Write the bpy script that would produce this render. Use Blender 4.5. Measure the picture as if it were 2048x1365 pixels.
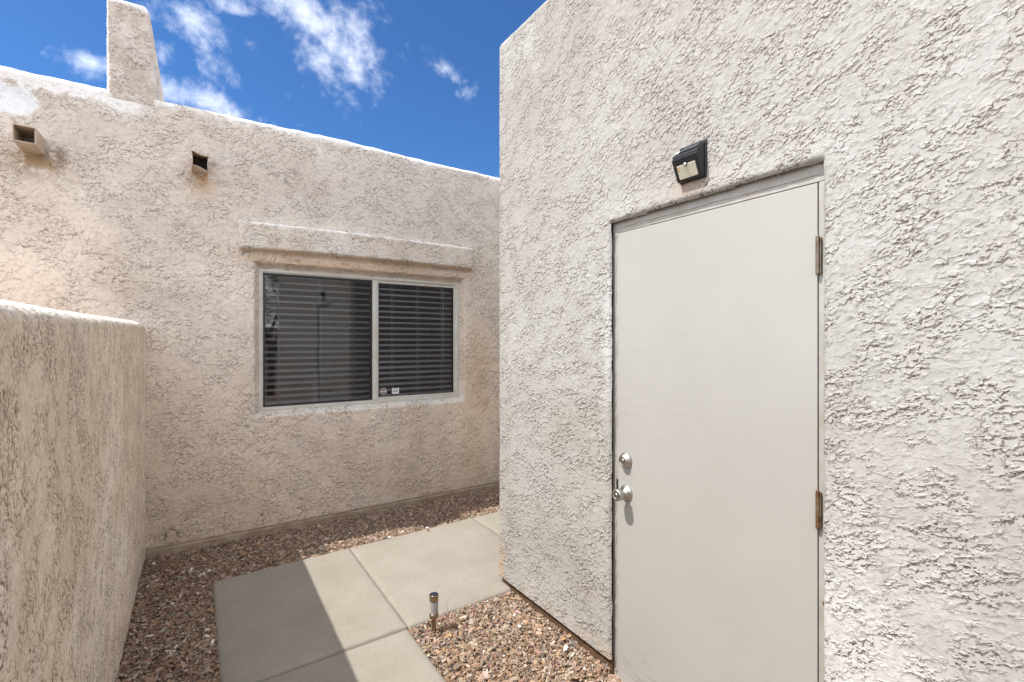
import bpy, bmesh, math, random
import numpy as np
from mathutils import Vector, Matrix

for o in list(bpy.data.objects):
    bpy.data.objects.remove(o)
S = bpy.context.scene
COL = S.collection
R = math.radians
random.seed(7)

# ------------------------------------------------------------------ camera
EYE = 1.46
cd = bpy.data.cameras.new('camera')
cam = bpy.data.objects.new('camera', cd)
COL.objects.link(cam)
cd.sensor_width = 36.0
cd.lens = 955.0 / 2048.0 * 36.0
cd.clip_start = 0.02
cd.clip_end = 2000
YAW = 33.6
cam.location = (0, 0, EYE)
cam.rotation_euler = (R(90), 0, R(-YAW))
S.camera = cam

def pix_dir(px, py):
    """world direction seen at a photo pixel (used to place the real clouds in the sky)"""
    l = (px - 1024) / 955.0
    u = (682.5 - py) / 955.0
    c, s = math.cos(R(YAW)), math.sin(R(YAW))
    return Vector((l * c + s, -l * s + c, u)).normalized()

# ------------------------------------------------------------------ colour management
S.view_settings.view_transform = 'Standard'
S.view_settings.look = 'None'
S.view_settings.gamma = 1
S.view_settings.use_curve_mapping = False
S.view_settings.exposure = 1.63
S.render.engine = 'CYCLES'
S.cycles.max_bounces = 10
S.cycles.diffuse_bounces = 6
S.cycles.transparent_max_bounces = 16

# ------------------------------------------------------------------ world
SUNV = Vector((-0.57, 0.145, 1.0)).normalized()      # towards the sun
W = bpy.data.worlds.new('World')
S.world = W
W.use_nodes = True
nt = W.node_tree
nt.nodes.clear()
def N(t, **k):
    n = nt.nodes.new(t)
    for a, b in k.items():
        setattr(n, a, b)
    return n
def L(a, b):
    nt.links.new(a, b)
def mth(op, a, b=None, clamp=False):
    n = N('ShaderNodeMath', operation=op)
    n.use_clamp = clamp
    for i, q in enumerate((a, b)):
        if q is None:
            continue
        if isinstance(q, (int, float)):
            n.inputs[i].default_value = q
        else:
            L(q, n.inputs[i])
    return n.outputs[0]
out = N('ShaderNodeOutputWorld')
bg = N('ShaderNodeBackground')
sky = N('ShaderNodeTexSky', sky_type='NISHITA')
sky.sun_disc = False
sky.sun_elevation = math.asin(SUNV.z)
sky.sun_rotation = math.atan2(SUNV.x, SUNV.y) % (2 * math.pi)
sky.altitude = 700
sky.air_density = 1.0
sky.dust_density = 0.4
sky.ozone_density = 1.6
SKY_STRENGTH = 0.15
bg.inputs[1].default_value = SKY_STRENGTH
tc = N('ShaderNodeTexCoord')
dirv = tc.outputs['Generated']
n1 = N('ShaderNodeTexNoise')
n1.inputs['Scale'].default_value = 8.0
n1.inputs['Detail'].default_value = 12
n1.inputs['Roughness'].default_value = 0.62
n1.inputs['Distortion'].default_value = 0.35
L(dirv, n1.inputs['Vector'])
n2 = N('ShaderNodeTexNoise')
n2.inputs['Scale'].default_value = 30.0
n2.inputs['Detail'].default_value = 10
n2.inputs['Roughness'].default_value = 0.65
L(dirv, n2.inputs['Vector'])
# (px, py, half length px, half width px, angle deg (picture, ccw from right), weight)
clouds = [(690, 95, 95, 60, -42, 1.0), (590, 20, 110, 50, -10, .95), (640, 110, 90, 45, -25, .8),
          (385, 60, 90, 50, -60, 1.0), (440, 140, 75, 42, -55, .9), (330, 30, 70, 50, 10, .75),
          (420, 205, 110, 36, -14, 1.25), (345, 175, 60, 36, -20, .95), (203, 130, 22, 50, -75, .75),
          (900, 140, 40, 26, -35, .60), (500, 88, 18, 16, 0, .62), (783, 150, 18, 14, 0, .5),
          (335, 115, 50, 40, -40, .6), (920, 185, 14, 36, -80, .5), (475, 18, 60, 22, 10, .75),
          (575, 190, 16, 14, 0, .4), (180, 155, 34, 22, 0, .5)]
tot = None
for (px, py, a, b, ang, wgt) in clouds:
    c = pix_dir(px, py)
    ca, sa = math.cos(R(ang)), math.sin(R(ang))
    t1 = (pix_dir(px + a * ca, py - a * sa) - c)
    t2 = (pix_dir(px + b * sa, py + b * ca) - c)
    sub = N('ShaderNodeVectorMath', operation='SUBTRACT')
    L(dirv, sub.inputs[0])
    sub.inputs[1].default_value = c
    ds = []
    for t in (t1, t2):
        d = N('ShaderNodeVectorMath', operation='DOT_PRODUCT')
        L(sub.outputs[0], d.inputs[0])
        d.inputs[1].default_value = t / t.length_squared
        ds.append(mth('POWER', mth('ABSOLUTE', d.outputs['Value']), 2.0))
    e = mth('MULTIPLY', mth('EXPONENT', mth('MULTIPLY', mth('ADD', ds[0], ds[1]), -0.9)), wgt)
    # only on the near side of the dome
    tot = e if tot is None else mth('MAXIMUM', tot, e)
# added cumulus out of view, put in to brighten the shaded walls
n3 = N('ShaderNodeTexNoise')
n3.inputs['Scale'].default_value = 2.1
n3.inputs['Detail'].default_value = 3
L(dirv, n3.inputs['Vector'])
gen = N('ShaderNodeMapRange')
gen.inputs['From Min'].default_value = 0.39
gen.inputs['From Max'].default_value = 0.53
L(n3.outputs[0], gen.inputs['Value'])
cv = pix_dir(560, 160)
dd = N('ShaderNodeVectorMath', operation='DOT_PRODUCT')
L(dirv, dd.inputs[0])
dd.inputs[1].default_value = cv
away = N('ShaderNodeMapRange')
away.inputs['From Min'].default_value = 0.80
away.inputs['From Max'].default_value = 0.55
L(dd.outputs['Value'], away.inputs['Value'])
tot = mth('MAXIMUM', tot, mth('MULTIPLY', mth('MULTIPLY', gen.outputs[0], away.outputs[0]), 1.35))
nz = mth('ADD', mth('MULTIPLY', n1.outputs[0], 0.6), mth('MULTIPLY', n2.outputs[0], 0.4))
dens = mth('SUBTRACT', mth('ADD', mth('MULTIPLY', tot, 0.80), mth('MULTIPLY', mth('SUBTRACT', nz, 0.5), 3.6)), 0.23)
dens = mth('MULTIPLY', dens, mth('GREATER_THAN', tot, 0.03))
mr = N('ShaderNodeMapRange', interpolation_type='SMOOTHSTEP')
mr.inputs['From Min'].default_value = 0.02
mr.inputs['From Max'].default_value = 0.98
mr.inputs['To Max'].default_value = 1.0
L(dens, mr.inputs['Value'])
tintn = N('ShaderNodeMix', data_type='RGBA', blend_type='MULTIPLY')
tintn.inputs[0].default_value = 1
L(sky.outputs[0], tintn.inputs[6])
tintn.inputs[7].default_value = (0.130, 0.232, 0.345, 1)
mx = N('ShaderNodeMix', data_type='RGBA')
thick = mth('ADD', mth('MULTIPLY', away.outputs[0], 0.66), 0.34)      # thin wisps in view, thicker added fill cloud elsewhere
L(mth('MULTIPLY', mr.outputs[0], thick), mx.inputs[0])
L(tintn.outputs[2], mx.inputs[6])
mx.inputs[7].default_value = (6.0, 5.95, 5.9, 1)
L(mx.outputs[2], bg.inputs[0])
L(bg.outputs[0], out.inputs[0])
CLOUDMIX, SKYTINT = mx, tintn

# ------------------------------------------------------------------ sun
sd = bpy.data.lights.new('sun', 'SUN')
sd.energy = 2.0
sd.angle = R(0.5)
sd.color = (1.0, 0.955, 0.89)
sun = bpy.data.objects.new('sun', sd)
COL.objects.link(sun)
sun.rotation_euler = SUNV.to_track_quat('Z', 'Y').to_euler()
sun.location = (-3, 1, 8)

# ------------------------------------------------------------------ noise (numpy)
_tab = {}
def vn(x, y, seed=0):
    if seed not in _tab:
        _tab[seed] = np.random.default_rng(seed + 11).random((256, 256)).astype(np.float32)
    T = _tab[seed]
    xi = np.floor(x); yi = np.floor(y)
    fx = x - xi; fy = y - yi
    xi = xi.astype(np.int64) & 255; yi = yi.astype(np.int64) & 255
    x1 = (xi + 1) & 255; y1 = (yi + 1) & 255
    sx = fx * fx * fx * (fx * (fx * 6 - 15) + 10); sy = fy * fy * fy * (fy * (fy * 6 - 15) + 10)
    a = T[xi, yi]; b = T[x1, yi]; c = T[xi, y1]; d = T[x1, y1]
    return (a + (b - a) * sx) * (1 - sy) + (c + (d - c) * sx) * sy
def fbm(x, y, seed=0, octv=3, rough=0.5):
    t = 0; amp = 1; s = 0
    for i in range(octv):
        t = t + amp * vn(x * 2 ** i + 17.3 * i, y * 2 ** i + 9.1 * i, seed + i)
        s += amp; amp *= rough
    return t / s
def ss(a, b, x):
    t = np.clip((x - a) / (b - a), 0, 1)
    return t * t * (3 - 2 * t)

def stucco(u, v, seed=0, sc=1.0, amp=1.0):
    """lace / skip-trowel stucco relief in metres: torn plateaus, smooth trowelled patches, grit"""
    x = u / sc; y = v / sc
    wx = fbm(x * 26, y * 26, seed + 40, 2) - .5
    wy = fbm(x * 26, y * 26, seed + 50, 2) - .5
    X = x + .034 * wx; Y = y + .034 * wy
    patch = fbm(x * 5.5, y * 5.5, seed + 60, 2)             # where the trowel pressed smooth
    a = fbm(X * 27, Y * 32, seed, 4, .62)
    b = fbm(X * 62 + 3, Y * 66, seed + 10, 3, .6)
    c = fbm(X * 14 + 8, Y * 15, seed + 20, 4, .6)
    soft = ss(.36, .56, patch)
    h = 2.3 * ss(.47, .515, a) * (.35 + .65 * soft)
    h = h + 1.7 * ss(.50, .545, b) * soft
    h = h + 1.9 * ss(.50, .53, c)
    h = h + 1.2 * (fbm(x * 9, y * 9, seed + 30, 2) - .5) * 2
    h = h + .45 * (vn(x * 230, y * 230, seed + 33) - .5) * (.4 + soft)
    return (h - 2.2) * .001 * amp

# ------------------------------------------------------------------ helpers
def link(o, parent=None):
    COL.objects.link(o)
    if parent is not None:
        o.parent = parent
    return o
def tag(o, label=None, cat=None, group=None, kind=None):
    if label: o['label'] = label
    if cat: o['category'] = cat
    if group: o['group'] = group
    if kind: o['kind'] = kind
    return o
def empty(name, loc, label, cat, rz=0, group=None):
    o = bpy.data.objects.new(name, None)
    o.empty_display_size = 0.1
    o.location = loc
    o.rotation_euler = (0, 0, rz)
    link(o)
    tag(o, label, cat, group)
    PAR[o.name] = Matrix.Translation(loc) @ Matrix.Rotation(rz, 4, 'Z')
    return o
PAR = {}
def adopt(o, parent):
    """world-space mesh put under a parent empty / object"""
    COL.objects.link(o)
    if parent is not None:
        m = PAR.get(parent.name, Matrix.Identity(4))
        o.parent = parent
        o.matrix_parent_inverse = m.inverted()
        PAR[o.name] = Matrix.Identity(4)
    return o
def grid_mesh(name, P, mat, parent, keep=None, tint=None, smooth=True):
    M_, N_ = P.shape[:2]
    idx = np.arange(M_ * N_).reshape(M_, N_)
    q = np.stack([idx[:-1, :-1], idx[1:, :-1], idx[1:, 1:], idx[:-1, 1:]], -1)
    if keep is not None:
        k = keep[:-1, :-1] & keep[1:, :-1] & keep[1:, 1:] & keep[:-1, 1:]
        q = q[k]
    q = q.reshape(-1, 4)
    co = P.reshape(-1, 3)
    used = np.zeros(len(co), bool); used[q.ravel()] = True
    remap = np.cumsum(used) - 1
    q = remap[q]; co = co[used]
    me = bpy.data.meshes.new(name)
    me.vertices.add(len(co)); me.vertices.foreach_set('co', co.astype(np.float32).ravel())
    me.loops.add(q.size); me.loops.foreach_set('vertex_index', q.astype(np.int32).ravel())
    me.polygons.add(len(q)); me.polygons.foreach_set('loop_start', np.arange(0, q.size, 4, dtype=np.int32))
    me.update(calc_edges=True)
    me.polygons.foreach_set('use_smooth', np.full(len(q), smooth))
    if tint is not None:
        at = me.color_attributes.new('tint', 'FLOAT_COLOR', 'POINT')
        t = tint.reshape(-1, 3)[used]
        t4 = np.concatenate([t, np.ones((len(t), 1))], 1).astype(np.float32)
        at.data.foreach_set('color', t4.ravel())
    me.materials.append(mat)
    o = bpy.data.objects.new(name, me)
    return adopt(o, parent)
def bm_obj(name, bm, mats, parent=None, bevel=0, seg=2, smooth=False):
    if not isinstance(mats, (list, tuple)):
        mats = [mats]
    if bevel:
        bmesh.ops.bevel(bm, geom=list(bm.edges), offset=bevel, segments=seg, affect='EDGES', profile=.5, clamp_overlap=True)
    bmesh.ops.recalc_face_normals(bm, faces=list(bm.faces))
    me = bpy.data.meshes.new(name)
    bm.to_mesh(me); bm.free()
    if smooth:
        me.polygons.foreach_set('use_smooth', np.full(len(me.polygons), True))
    for m in mats:
        me.materials.append(m)
    o = bpy.data.objects.new(name, me)
    return adopt(o, parent)
def box(bm, x0, x1, y0, y1, z0, z1, mi=0):
    vs = [bm.verts.new(p) for p in ((x0,y0,z0),(x1,y0,z0),(x1,y1,z0),(x0,y1,z0),(x0,y0,z1),(x1,y0,z1),(x1,y1,z1),(x0,y1,z1))]
    for f in ((0,3,2,1),(4,5,6,7),(0,1,5,4),(1,2,6,5),(2,3,7,6),(3,0,4,7)):
        bm.faces.new([vs[i] for i in f]).material_index = mi
    return vs
def boxo(name, dims, mat, parent=None, bevel=0, seg=2):
    bm = bmesh.new(); box(bm, *dims)
    return bm_obj(name, bm, mat, parent, bevel, seg)
def lathe(bm, prof, origin, axis='Z', n=32, mi=0, smooth=True):
    """prof = [(r, h)], revolved about axis through origin"""
    rings = []
    for r, h in prof:
        ring = []
        for i in range(n):
            a = 2 * math.pi * i / n
            c, s = r * math.cos(a), r * math.sin(a)
            p = {'Z': (c, s, h), 'X': (h, c, s), 'Y': (c, h, s)}[axis]
            ring.append(bm.verts.new(Vector(origin) + Vector(p)))
        rings.append(ring)
    for a, b in zip(rings, rings[1:]):
        for i in range(n):
            f = bm.faces.new((a[i], a[(i+1) % n], b[(i+1) % n], b[i])); f.smooth = smooth; f.material_index = mi
    for rg in (rings[0], rings[-1]):
        f = bm.faces.new(rg); f.material_index = mi
def lathe_obj(name, prof, origin, axis, mat, parent, n=32):
    bm = bmesh.new(); lathe(bm, prof, origin, axis, n)
    bmesh.ops.recalc_face_normals(bm, faces=list(bm.faces))
    me = bpy.data.meshes.new(name); bm.to_mesh(me); bm.free()
    me.materials.append(mat)
    return adopt(bpy.data.objects.new(name, me), parent)
def prism(bm, poly, fn, d0, d1, mi=0):
    """poly: list of (a,b); fn(a,b,d)->xyz"""
    A = [bm.verts.new(fn(a, b, d0)) for a, b in poly]
    B = [bm.verts.new(fn(a, b, d1)) for a, b in poly]
    n = len(poly)
    bm.faces.new(A).material_index = mi; bm.faces.new(B[::-1]).material_index = mi
    for i in range(n):
        bm.faces.new((A[i], B[i], B[(i+1) % n], A[(i+1) % n])).material_index = mi
def tube(bm, pts, r, n=8, mi=0):
    rings = []
    pts = [Vector(p) for p in pts]
    for i, p in enumerate(pts):
        d = (pts[min(i+1, len(pts)-1)] - pts[max(i-1, 0)]).normalized()
        s = d.cross(Vector((.3, .1, 1))).normalized()
        if s.length < .1: s = d.cross(Vector((1, 0, 0))).normalized()
        t = d.cross(s)
        rr = r[i] if isinstance(r, (list, tuple)) else r
        rings.append([bm.verts.new(p + s * rr * math.cos(2*math.pi*k/n) + t * rr * math.sin(2*math.pi*k/n)) for k in range(n)])
    for a, b in zip(rings, rings[1:]):
        for k in range(n):
            f = bm.faces.new((a[k], a[(k+1) % n], b[(k+1) % n], b[k])); f.smooth = True; f.material_index = mi
    bm.faces.new(rings[0]); bm.faces.new(rings[-1])

# ------------------------------------------------------------------ materials
def newmat(name):
    m = bpy.data.materials.new(name); m.use_nodes = True
    t = m.node_tree
    p = t.nodes['Principled BSDF']
    return m, t, p
def tn(t, ty, **k):
    n = t.nodes.new(ty)
    for a, b in k.items():
        if a.startswith('i_'):
            n.inputs[a[2:].replace('_', ' ')].default_value = b
        else:
            setattr(n, a, b)
    return n
def noise_ramp(t, vec, scale, c0, c1, lo=.35, hi=.65, detail=6, rough=.6):
    n = tn(t, 'ShaderNodeTexNoise', i_Scale=scale, i_Detail=detail, i_Roughness=rough)
    t.links.new(vec, n.inputs['Vector'])
    r = tn(t, 'ShaderNodeValToRGB')
    r.color_ramp.elements[0].position = lo; r.color_ramp.elements[0].color = (*c0, 1)
    r.color_ramp.elements[1].position = hi; r.color_ramp.elements[1].color = (*c1, 1)
    t.links.new(n.outputs[0], r.inputs[0])
    return r.outputs[0], n
def mulc(t, a, b, f=1.0, mode='MULTIPLY'):
    m = tn(t, 'ShaderNodeMix', data_type='RGBA', blend_type=mode)
    m.inputs[0].default_value = f
    t.links.new(a, m.inputs[6])
    if isinstance(b, tuple): m.inputs[7].default_value = (*b, 1)
    else: t.links.new(b, m.inputs[7])
    return m.outputs[2]
def stucco_mat(name, sc=1.0, amp=1.0, grime_shade=.5, wd=1.0, warp=.045, drag=0.0, grit=.0009, rot=.42, ani=(1, .72, 1.25), ddir=(0, 0, 1), pit_shade_col=(.085, .054, .036), veins=0.0, skip_white=False):
    """painted lace stucco: torn plaster ledges as relief, brown pits, and ledge shadows painted as dark dashes"""
    m, t, p = newmat(name)
    tcn = tn(t, 'ShaderNodeTexCoord'); v = tcn.outputs['Object']
    def mm(op, a, b=None, c=None):
        n = tn(t, 'ShaderNodeMath', operation=op)
        for i, q_ in enumerate((a, b, c)):
            if q_ is None: continue
            if isinstance(q_, (int, float)): n.inputs[i].default_value = q_
            else: t.links.new(q_, n.inputs[i])
        return n.outputs[0]
    def nz_(vec, scale, det=4, ro=.6, off=0):
        n = tn(t, 'ShaderNodeTexNoise', i_Scale=scale * sc, i_Detail=det, i_Roughness=ro)
        t.links.new(vec, n.inputs['Vector']); return n
    def step(val, lo, hi):
        n = tn(t, 'ShaderNodeMapRange', interpolation_type='SMOOTHSTEP')
        n.inputs['From Min'].default_value = lo; n.inputs['From Max'].default_value = hi
        t.links.new(val, n.inputs['Value']); return n.outputs[0]
    v0 = v
    if drag:
        rt = tn(t, 'ShaderNodeMapping'); rt.inputs['Rotation'].default_value = (rot, 0, 0); t.links.new(v, rt.inputs[0])
        st2 = tn(t, 'ShaderNodeMapping'); st2.inputs['Scale'].default_value = ani; t.links.new(rt.outputs[0], st2.inputs[0])
        v = st2.outputs[0]
    w = nz_(v, 24, 2, .5, 3.1)
    ws = tn(t, 'ShaderNodeVectorMath', operation='SUBTRACT'); t.links.new(w.outputs['Color'], ws.inputs[0]); ws.inputs[1].default_value = (.5, .5, .5)
    wm = tn(t, 'ShaderNodeVectorMath', operation='MULTIPLY_ADD'); t.links.new(ws.outputs[0], wm.inputs[0])
    wm.inputs[1].default_value = (warp / sc,) * 3; t.links.new(v, wm.inputs[2])
    V = wm.outputs[0]
    a = nz_(V, 24, 3, .5, 0).outputs[0]
    b = nz_(V, 52, 2, .5, 5).outputs[0]
    c = nz_(V, 100, 2, .5, 9).outputs[0]
    patch = nz_(v, 6, 3, .6, 12).outputs[0]
    pf = step(patch, .40, .58)
    if drag:
        def shifted(d):
            n = tn(t, 'ShaderNodeVectorMath', operation='ADD'); n.inputs[1].default_value = tuple(d * q_ for q_ in ddir)
            t.links.new(V, n.inputs[0]); return n.outputs[0]
        a2 = nz_(shifted(drag), 24, 3, .5).outputs[0]
        b2 = nz_(shifted(drag * .5), 52, 2, .5).outputs[0]
        h = mm('MULTIPLY', mm('MULTIPLY', step(a, .50, .50 + .025 * wd), step(a2, .46, .62)), mm('MULTIPLY_ADD', pf, .0022, .0010))
        h = mm('ADD', h, mm('MULTIPLY', mm('MULTIPLY', step(b, .53, .53 + .03 * wd), step(b2, .47, .64)), mm('MULTIPLY_ADD', pf, .0022, .0005)))
        h = mm('ADD', h, 0.0)
    else:
      h = mm('MULTIPLY', mm('MULTIPLY', step(a, .50, .50 + .025 * wd), .0034), mm('MULTIPLY_ADD', pf, .75, .25))
      h = mm('ADD', h, mm('MULTIPLY', step(a, .60, .60 + .02 * wd), .0022))
      h = mm('ADD', h, mm('MULTIPLY', mm('MULTIPLY', step(b, .54, .54 + .03 * wd), pf), .0030))
      h = mm('ADD', h, mm('MULTIPLY', mm('MULTIPLY', step(c, .58, .58 + .04 * wd), pf), .0022))
    v = v0
    fine = nz_(v, 330, 3, .65, 2).outputs[0]
    h = mm('ADD', h, mm('MULTIPLY', fine, grit))
    bmp = tn(t, 'ShaderNodeBump', i_Strength=1.0, i_Distance=amp)
    t.links.new(h, bmp.inputs['Height']); t.links.new(bmp.outputs[0], p.inputs['Normal'])
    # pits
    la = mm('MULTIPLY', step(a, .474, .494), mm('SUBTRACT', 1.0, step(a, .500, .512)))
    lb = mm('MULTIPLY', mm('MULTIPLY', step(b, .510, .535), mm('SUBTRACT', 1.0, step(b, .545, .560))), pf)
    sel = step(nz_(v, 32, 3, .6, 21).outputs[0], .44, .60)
    pit_shade = mm('MULTIPLY', mm('MAXIMUM', la, mm('MULTIPLY', lb, .8)), sel)
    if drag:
        # shadow under the ledges, painted into the colour as brown dashes
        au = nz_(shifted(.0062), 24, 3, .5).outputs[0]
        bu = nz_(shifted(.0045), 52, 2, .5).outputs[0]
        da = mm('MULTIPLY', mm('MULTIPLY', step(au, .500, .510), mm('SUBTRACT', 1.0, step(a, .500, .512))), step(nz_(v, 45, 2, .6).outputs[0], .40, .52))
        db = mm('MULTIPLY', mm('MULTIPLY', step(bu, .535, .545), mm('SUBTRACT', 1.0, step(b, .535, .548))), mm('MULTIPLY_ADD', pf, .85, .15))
        veinp = mm('MULTIPLY', pit_shade, veins)
        pit_shade = mm('MAXIMUM', mm('MULTIPLY', da, mm('MULTIPLY_ADD', pf, .7, .3)), mm('MULTIPLY', db, .8))
    if drag: pit_shade = mm('MAXIMUM', pit_shade, veinp)
    pit_shade = mm('MULTIPLY', pit_shade, grime_shade)
    at = tn(t, 'ShaderNodeAttribute', attribute_name='tint')
    if skip_white:      # the thick white roof coating and the repair fill the pits
        sc3 = tn(t, 'ShaderNodeSeparateColor'); t.links.new(at.outputs['Color'], sc3.inputs[0])
        pit_shade = mm('MULTIPLY', pit_shade, mm('SUBTRACT', 1.0, step(sc3.outputs[2], .70, .78)))
    c1, _ = noise_ramp(t, v, 2.2, (.92, .905, .89), (1.05, 1.05, 1.05))
    c2, _ = noise_ramp(t, v, 38, (.92, .91, .90), (1.03, 1.03, 1.03))
    cc = mulc(t, mulc(t, at.outputs['Color'], c1), c2)
    mxp = tn(t, 'ShaderNodeMix', data_type='RGBA'); t.links.new(pit_shade, mxp.inputs[0]); t.links.new(cc, mxp.inputs[6])
    mxp.inputs[7].default_value = (*pit_shade_col, 1)
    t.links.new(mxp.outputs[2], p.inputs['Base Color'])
    p.inputs['Roughness'].default_value = .88
    p.inputs['Specular IOR Level'].default_value = .25
    return m
def paint_mat(name, col, rough=.5, dirt=(.93, .91, .88), bump=.0004, scale=3, metal=0, bscale=60):
    m, t, p = newmat(name)
    v = tn(t, 'ShaderNodeTexCoord').outputs['Object']
    c1, _ = noise_ramp(t, v, scale, dirt, (1.02, 1.02, 1.02))
    rgb = tn(t, 'ShaderNodeRGB'); rgb.outputs[0].default_value = (*col, 1)
    t.links.new(mulc(t, rgb.outputs[0], c1), p.inputs['Base Color'])
    p.inputs['Metallic'].default_value = metal
    rr = tn(t, 'ShaderNodeMapRange'); rr.inputs['To Min'].default_value = max(0, rough - .08); rr.inputs['To Max'].default_value = rough + .1
    nn = tn(t, 'ShaderNodeTexNoise', i_Scale=bscale, i_Detail=4)
    t.links.new(v, nn.inputs['Vector']); t.links.new(nn.outputs[0], rr.inputs['Value']); t.links.new(rr.outputs[0], p.inputs['Roughness'])
    b = tn(t, 'ShaderNodeBump', i_Strength=.5, i_Distance=bump)
    t.links.new(nn.outputs[0], b.inputs['Height']); t.links.new(b.outputs[0], p.inputs['Normal'])
    return m

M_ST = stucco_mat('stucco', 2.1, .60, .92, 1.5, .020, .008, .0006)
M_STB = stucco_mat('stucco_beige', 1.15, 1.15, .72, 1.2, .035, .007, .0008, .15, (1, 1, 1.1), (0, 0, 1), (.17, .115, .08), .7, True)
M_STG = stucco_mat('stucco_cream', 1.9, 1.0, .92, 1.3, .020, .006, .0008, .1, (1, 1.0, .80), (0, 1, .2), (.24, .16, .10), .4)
M_DOOR = paint_mat('door_paint', (.385, .377, .355), .48, (.955, .95, .94), .0006, 1.6, 0, 90)
M_FRAME = paint_mat('door_frame_paint', (.41, .40, .375), .5, (.84, .80, .74), .0015, 14, 0, 70)
M_WIN = paint_mat('window_frame_paint', (.64, .625, .585), .42, (.9, .86, .8), .0003, 9)
M_SCREEN_FR = paint_mat('dark_gasket', (.03, .03, .03), .5)
M_NICKEL = paint_mat('satin_nickel', (.50, .48, .44), .36, (.9, .9, .9), .0001, 20, 1)
M_HINGE = paint_mat('tarnished_hinge', (.23, .20, .165), .5, (.55, .42, .3), .0004, 40, .5)
M_RUST = paint_mat('rusty_hinge', (.20, .15, .10), .6, (.6, .33, .15), .0006, 60, .3)
M_BLACK = paint_mat('black_plastic', (.014, .0155, .018), .38, (.8, .8, .8), .0003, 30)
M_SOLAR = paint_mat('solar_cell', (.020, .026, .045), .35, (.8, .8, .9), .0001, 30)
M_LENS = paint_mat('cream_lens', (.56, .54, .44), .3, (.98, .97, .94), .0002, 18)
M_CHROME = paint_mat('lamp_steel', (.40, .34, .28), .22, (.72, .6, .45), .0002, 30, 1)
M_PUTTY = paint_mat('scupper_paint', (.50, .42, .34), .6, (.8, .74, .66), .0005, 10)
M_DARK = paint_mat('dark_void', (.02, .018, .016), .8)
M_ROOM = paint_mat('room_paint', (.30, .24, .19), .9)
M_BLIND = paint_mat('blind_vinyl', (.88, .88, .88), .4, (.97, .96, .95), .0001, 6)
M_FOOT = paint_mat('footing_concrete', (.44, .36, .27), .9, (.65, .58, .5), .003, 7, 0, 110)
M_FOOTD = paint_mat('footing_brown', (.13, .075, .038), .9, (.55, .5, .45), .003, 12, 0, 110)
M_ROOF = paint_mat('roof_coating', (.6, .6, .58), .8)
M_BARK = paint_mat('bark', (.14, .10, .07), .9, (.6, .6, .6), .01, 12)

def scuff(m, blobs):
    """greyish hand dirt and scuffs at the given places (x, y, z, ry, rz, strength)"""
    t = m.node_tree; p = t.nodes['Principled BSDF']
    src = p.inputs['Base Color'].links[0].from_socket
    v = tn(t, 'ShaderNodeTexCoord').outputs['Object']
    cur = src
    for k, (cy, cz, ry, rz, st) in enumerate(blobs):
        mp = tn(t, 'ShaderNodeMapping'); mp.vector_type = 'POINT'
        mp.inputs['Scale'].default_value = (0, 1 / ry, 1 / rz); mp.inputs['Location'].default_value = (0, -cy / ry, -cz / rz)
        t.links.new(v, mp.inputs[0])
        ln = tn(t, 'ShaderNodeVectorMath', operation='LENGTH'); t.links.new(mp.outputs[0], ln.inputs[0])
        fo = tn(t, 'ShaderNodeMapRange', interpolation_type='SMOOTHSTEP'); fo.inputs['From Min'].default_value = 1; fo.inputs['From Max'].default_value = .1
        t.links.new(ln.outputs['Value'], fo.inputs['Value'])
        mp2 = tn(t, 'ShaderNodeMapping'); mp2.inputs['Rotation'].default_value = (.5 + k, 0, 0); mp2.inputs['Scale'].default_value = (1, 7, 34); t.links.new(v, mp2.inputs[0])
        nn = tn(t, 'ShaderNodeTexNoise', i_Scale=1.6, i_Detail=6, i_Roughness=.7); t.links.new(mp2.outputs[0], nn.inputs['Vector'])
        st_ = tn(t, 'ShaderNodeMapRange', interpolation_type='SMOOTHSTEP'); st_.inputs['From Min'].default_value = .48; st_.inputs['From Max'].default_value = .72; st_.inputs['To Max'].default_value = st
        t.links.new(nn.outputs[0], st_.inputs['Value'])
        mu = tn(t, 'ShaderNodeMath', operation='MULTIPLY'); t.links.new(fo.outputs[0], mu.inputs[0]); t.links.new(st_.outputs[0], mu.inputs[1])
        mxx = tn(t, 'ShaderNodeMix', data_type='RGBA'); t.links.new(mu.outputs[0], mxx.inputs[0]); t.links.new(cur, mxx.inputs[6]); mxx.inputs[7].default_value = (.17, .15, .13, 1)
        cur = mxx.outputs[2]
    t.links.new(cur, p.inputs['Base Color'])
scuff(M_DOOR, [(1.36, .10, .22, .22, .55), (1.40, .80, .14, .25, .28), (1.20, 1.20, .5, .8, .10), (1.42, 1.15, .10, .2, .25), (.9, .35, .3, .4, .12)])

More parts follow.
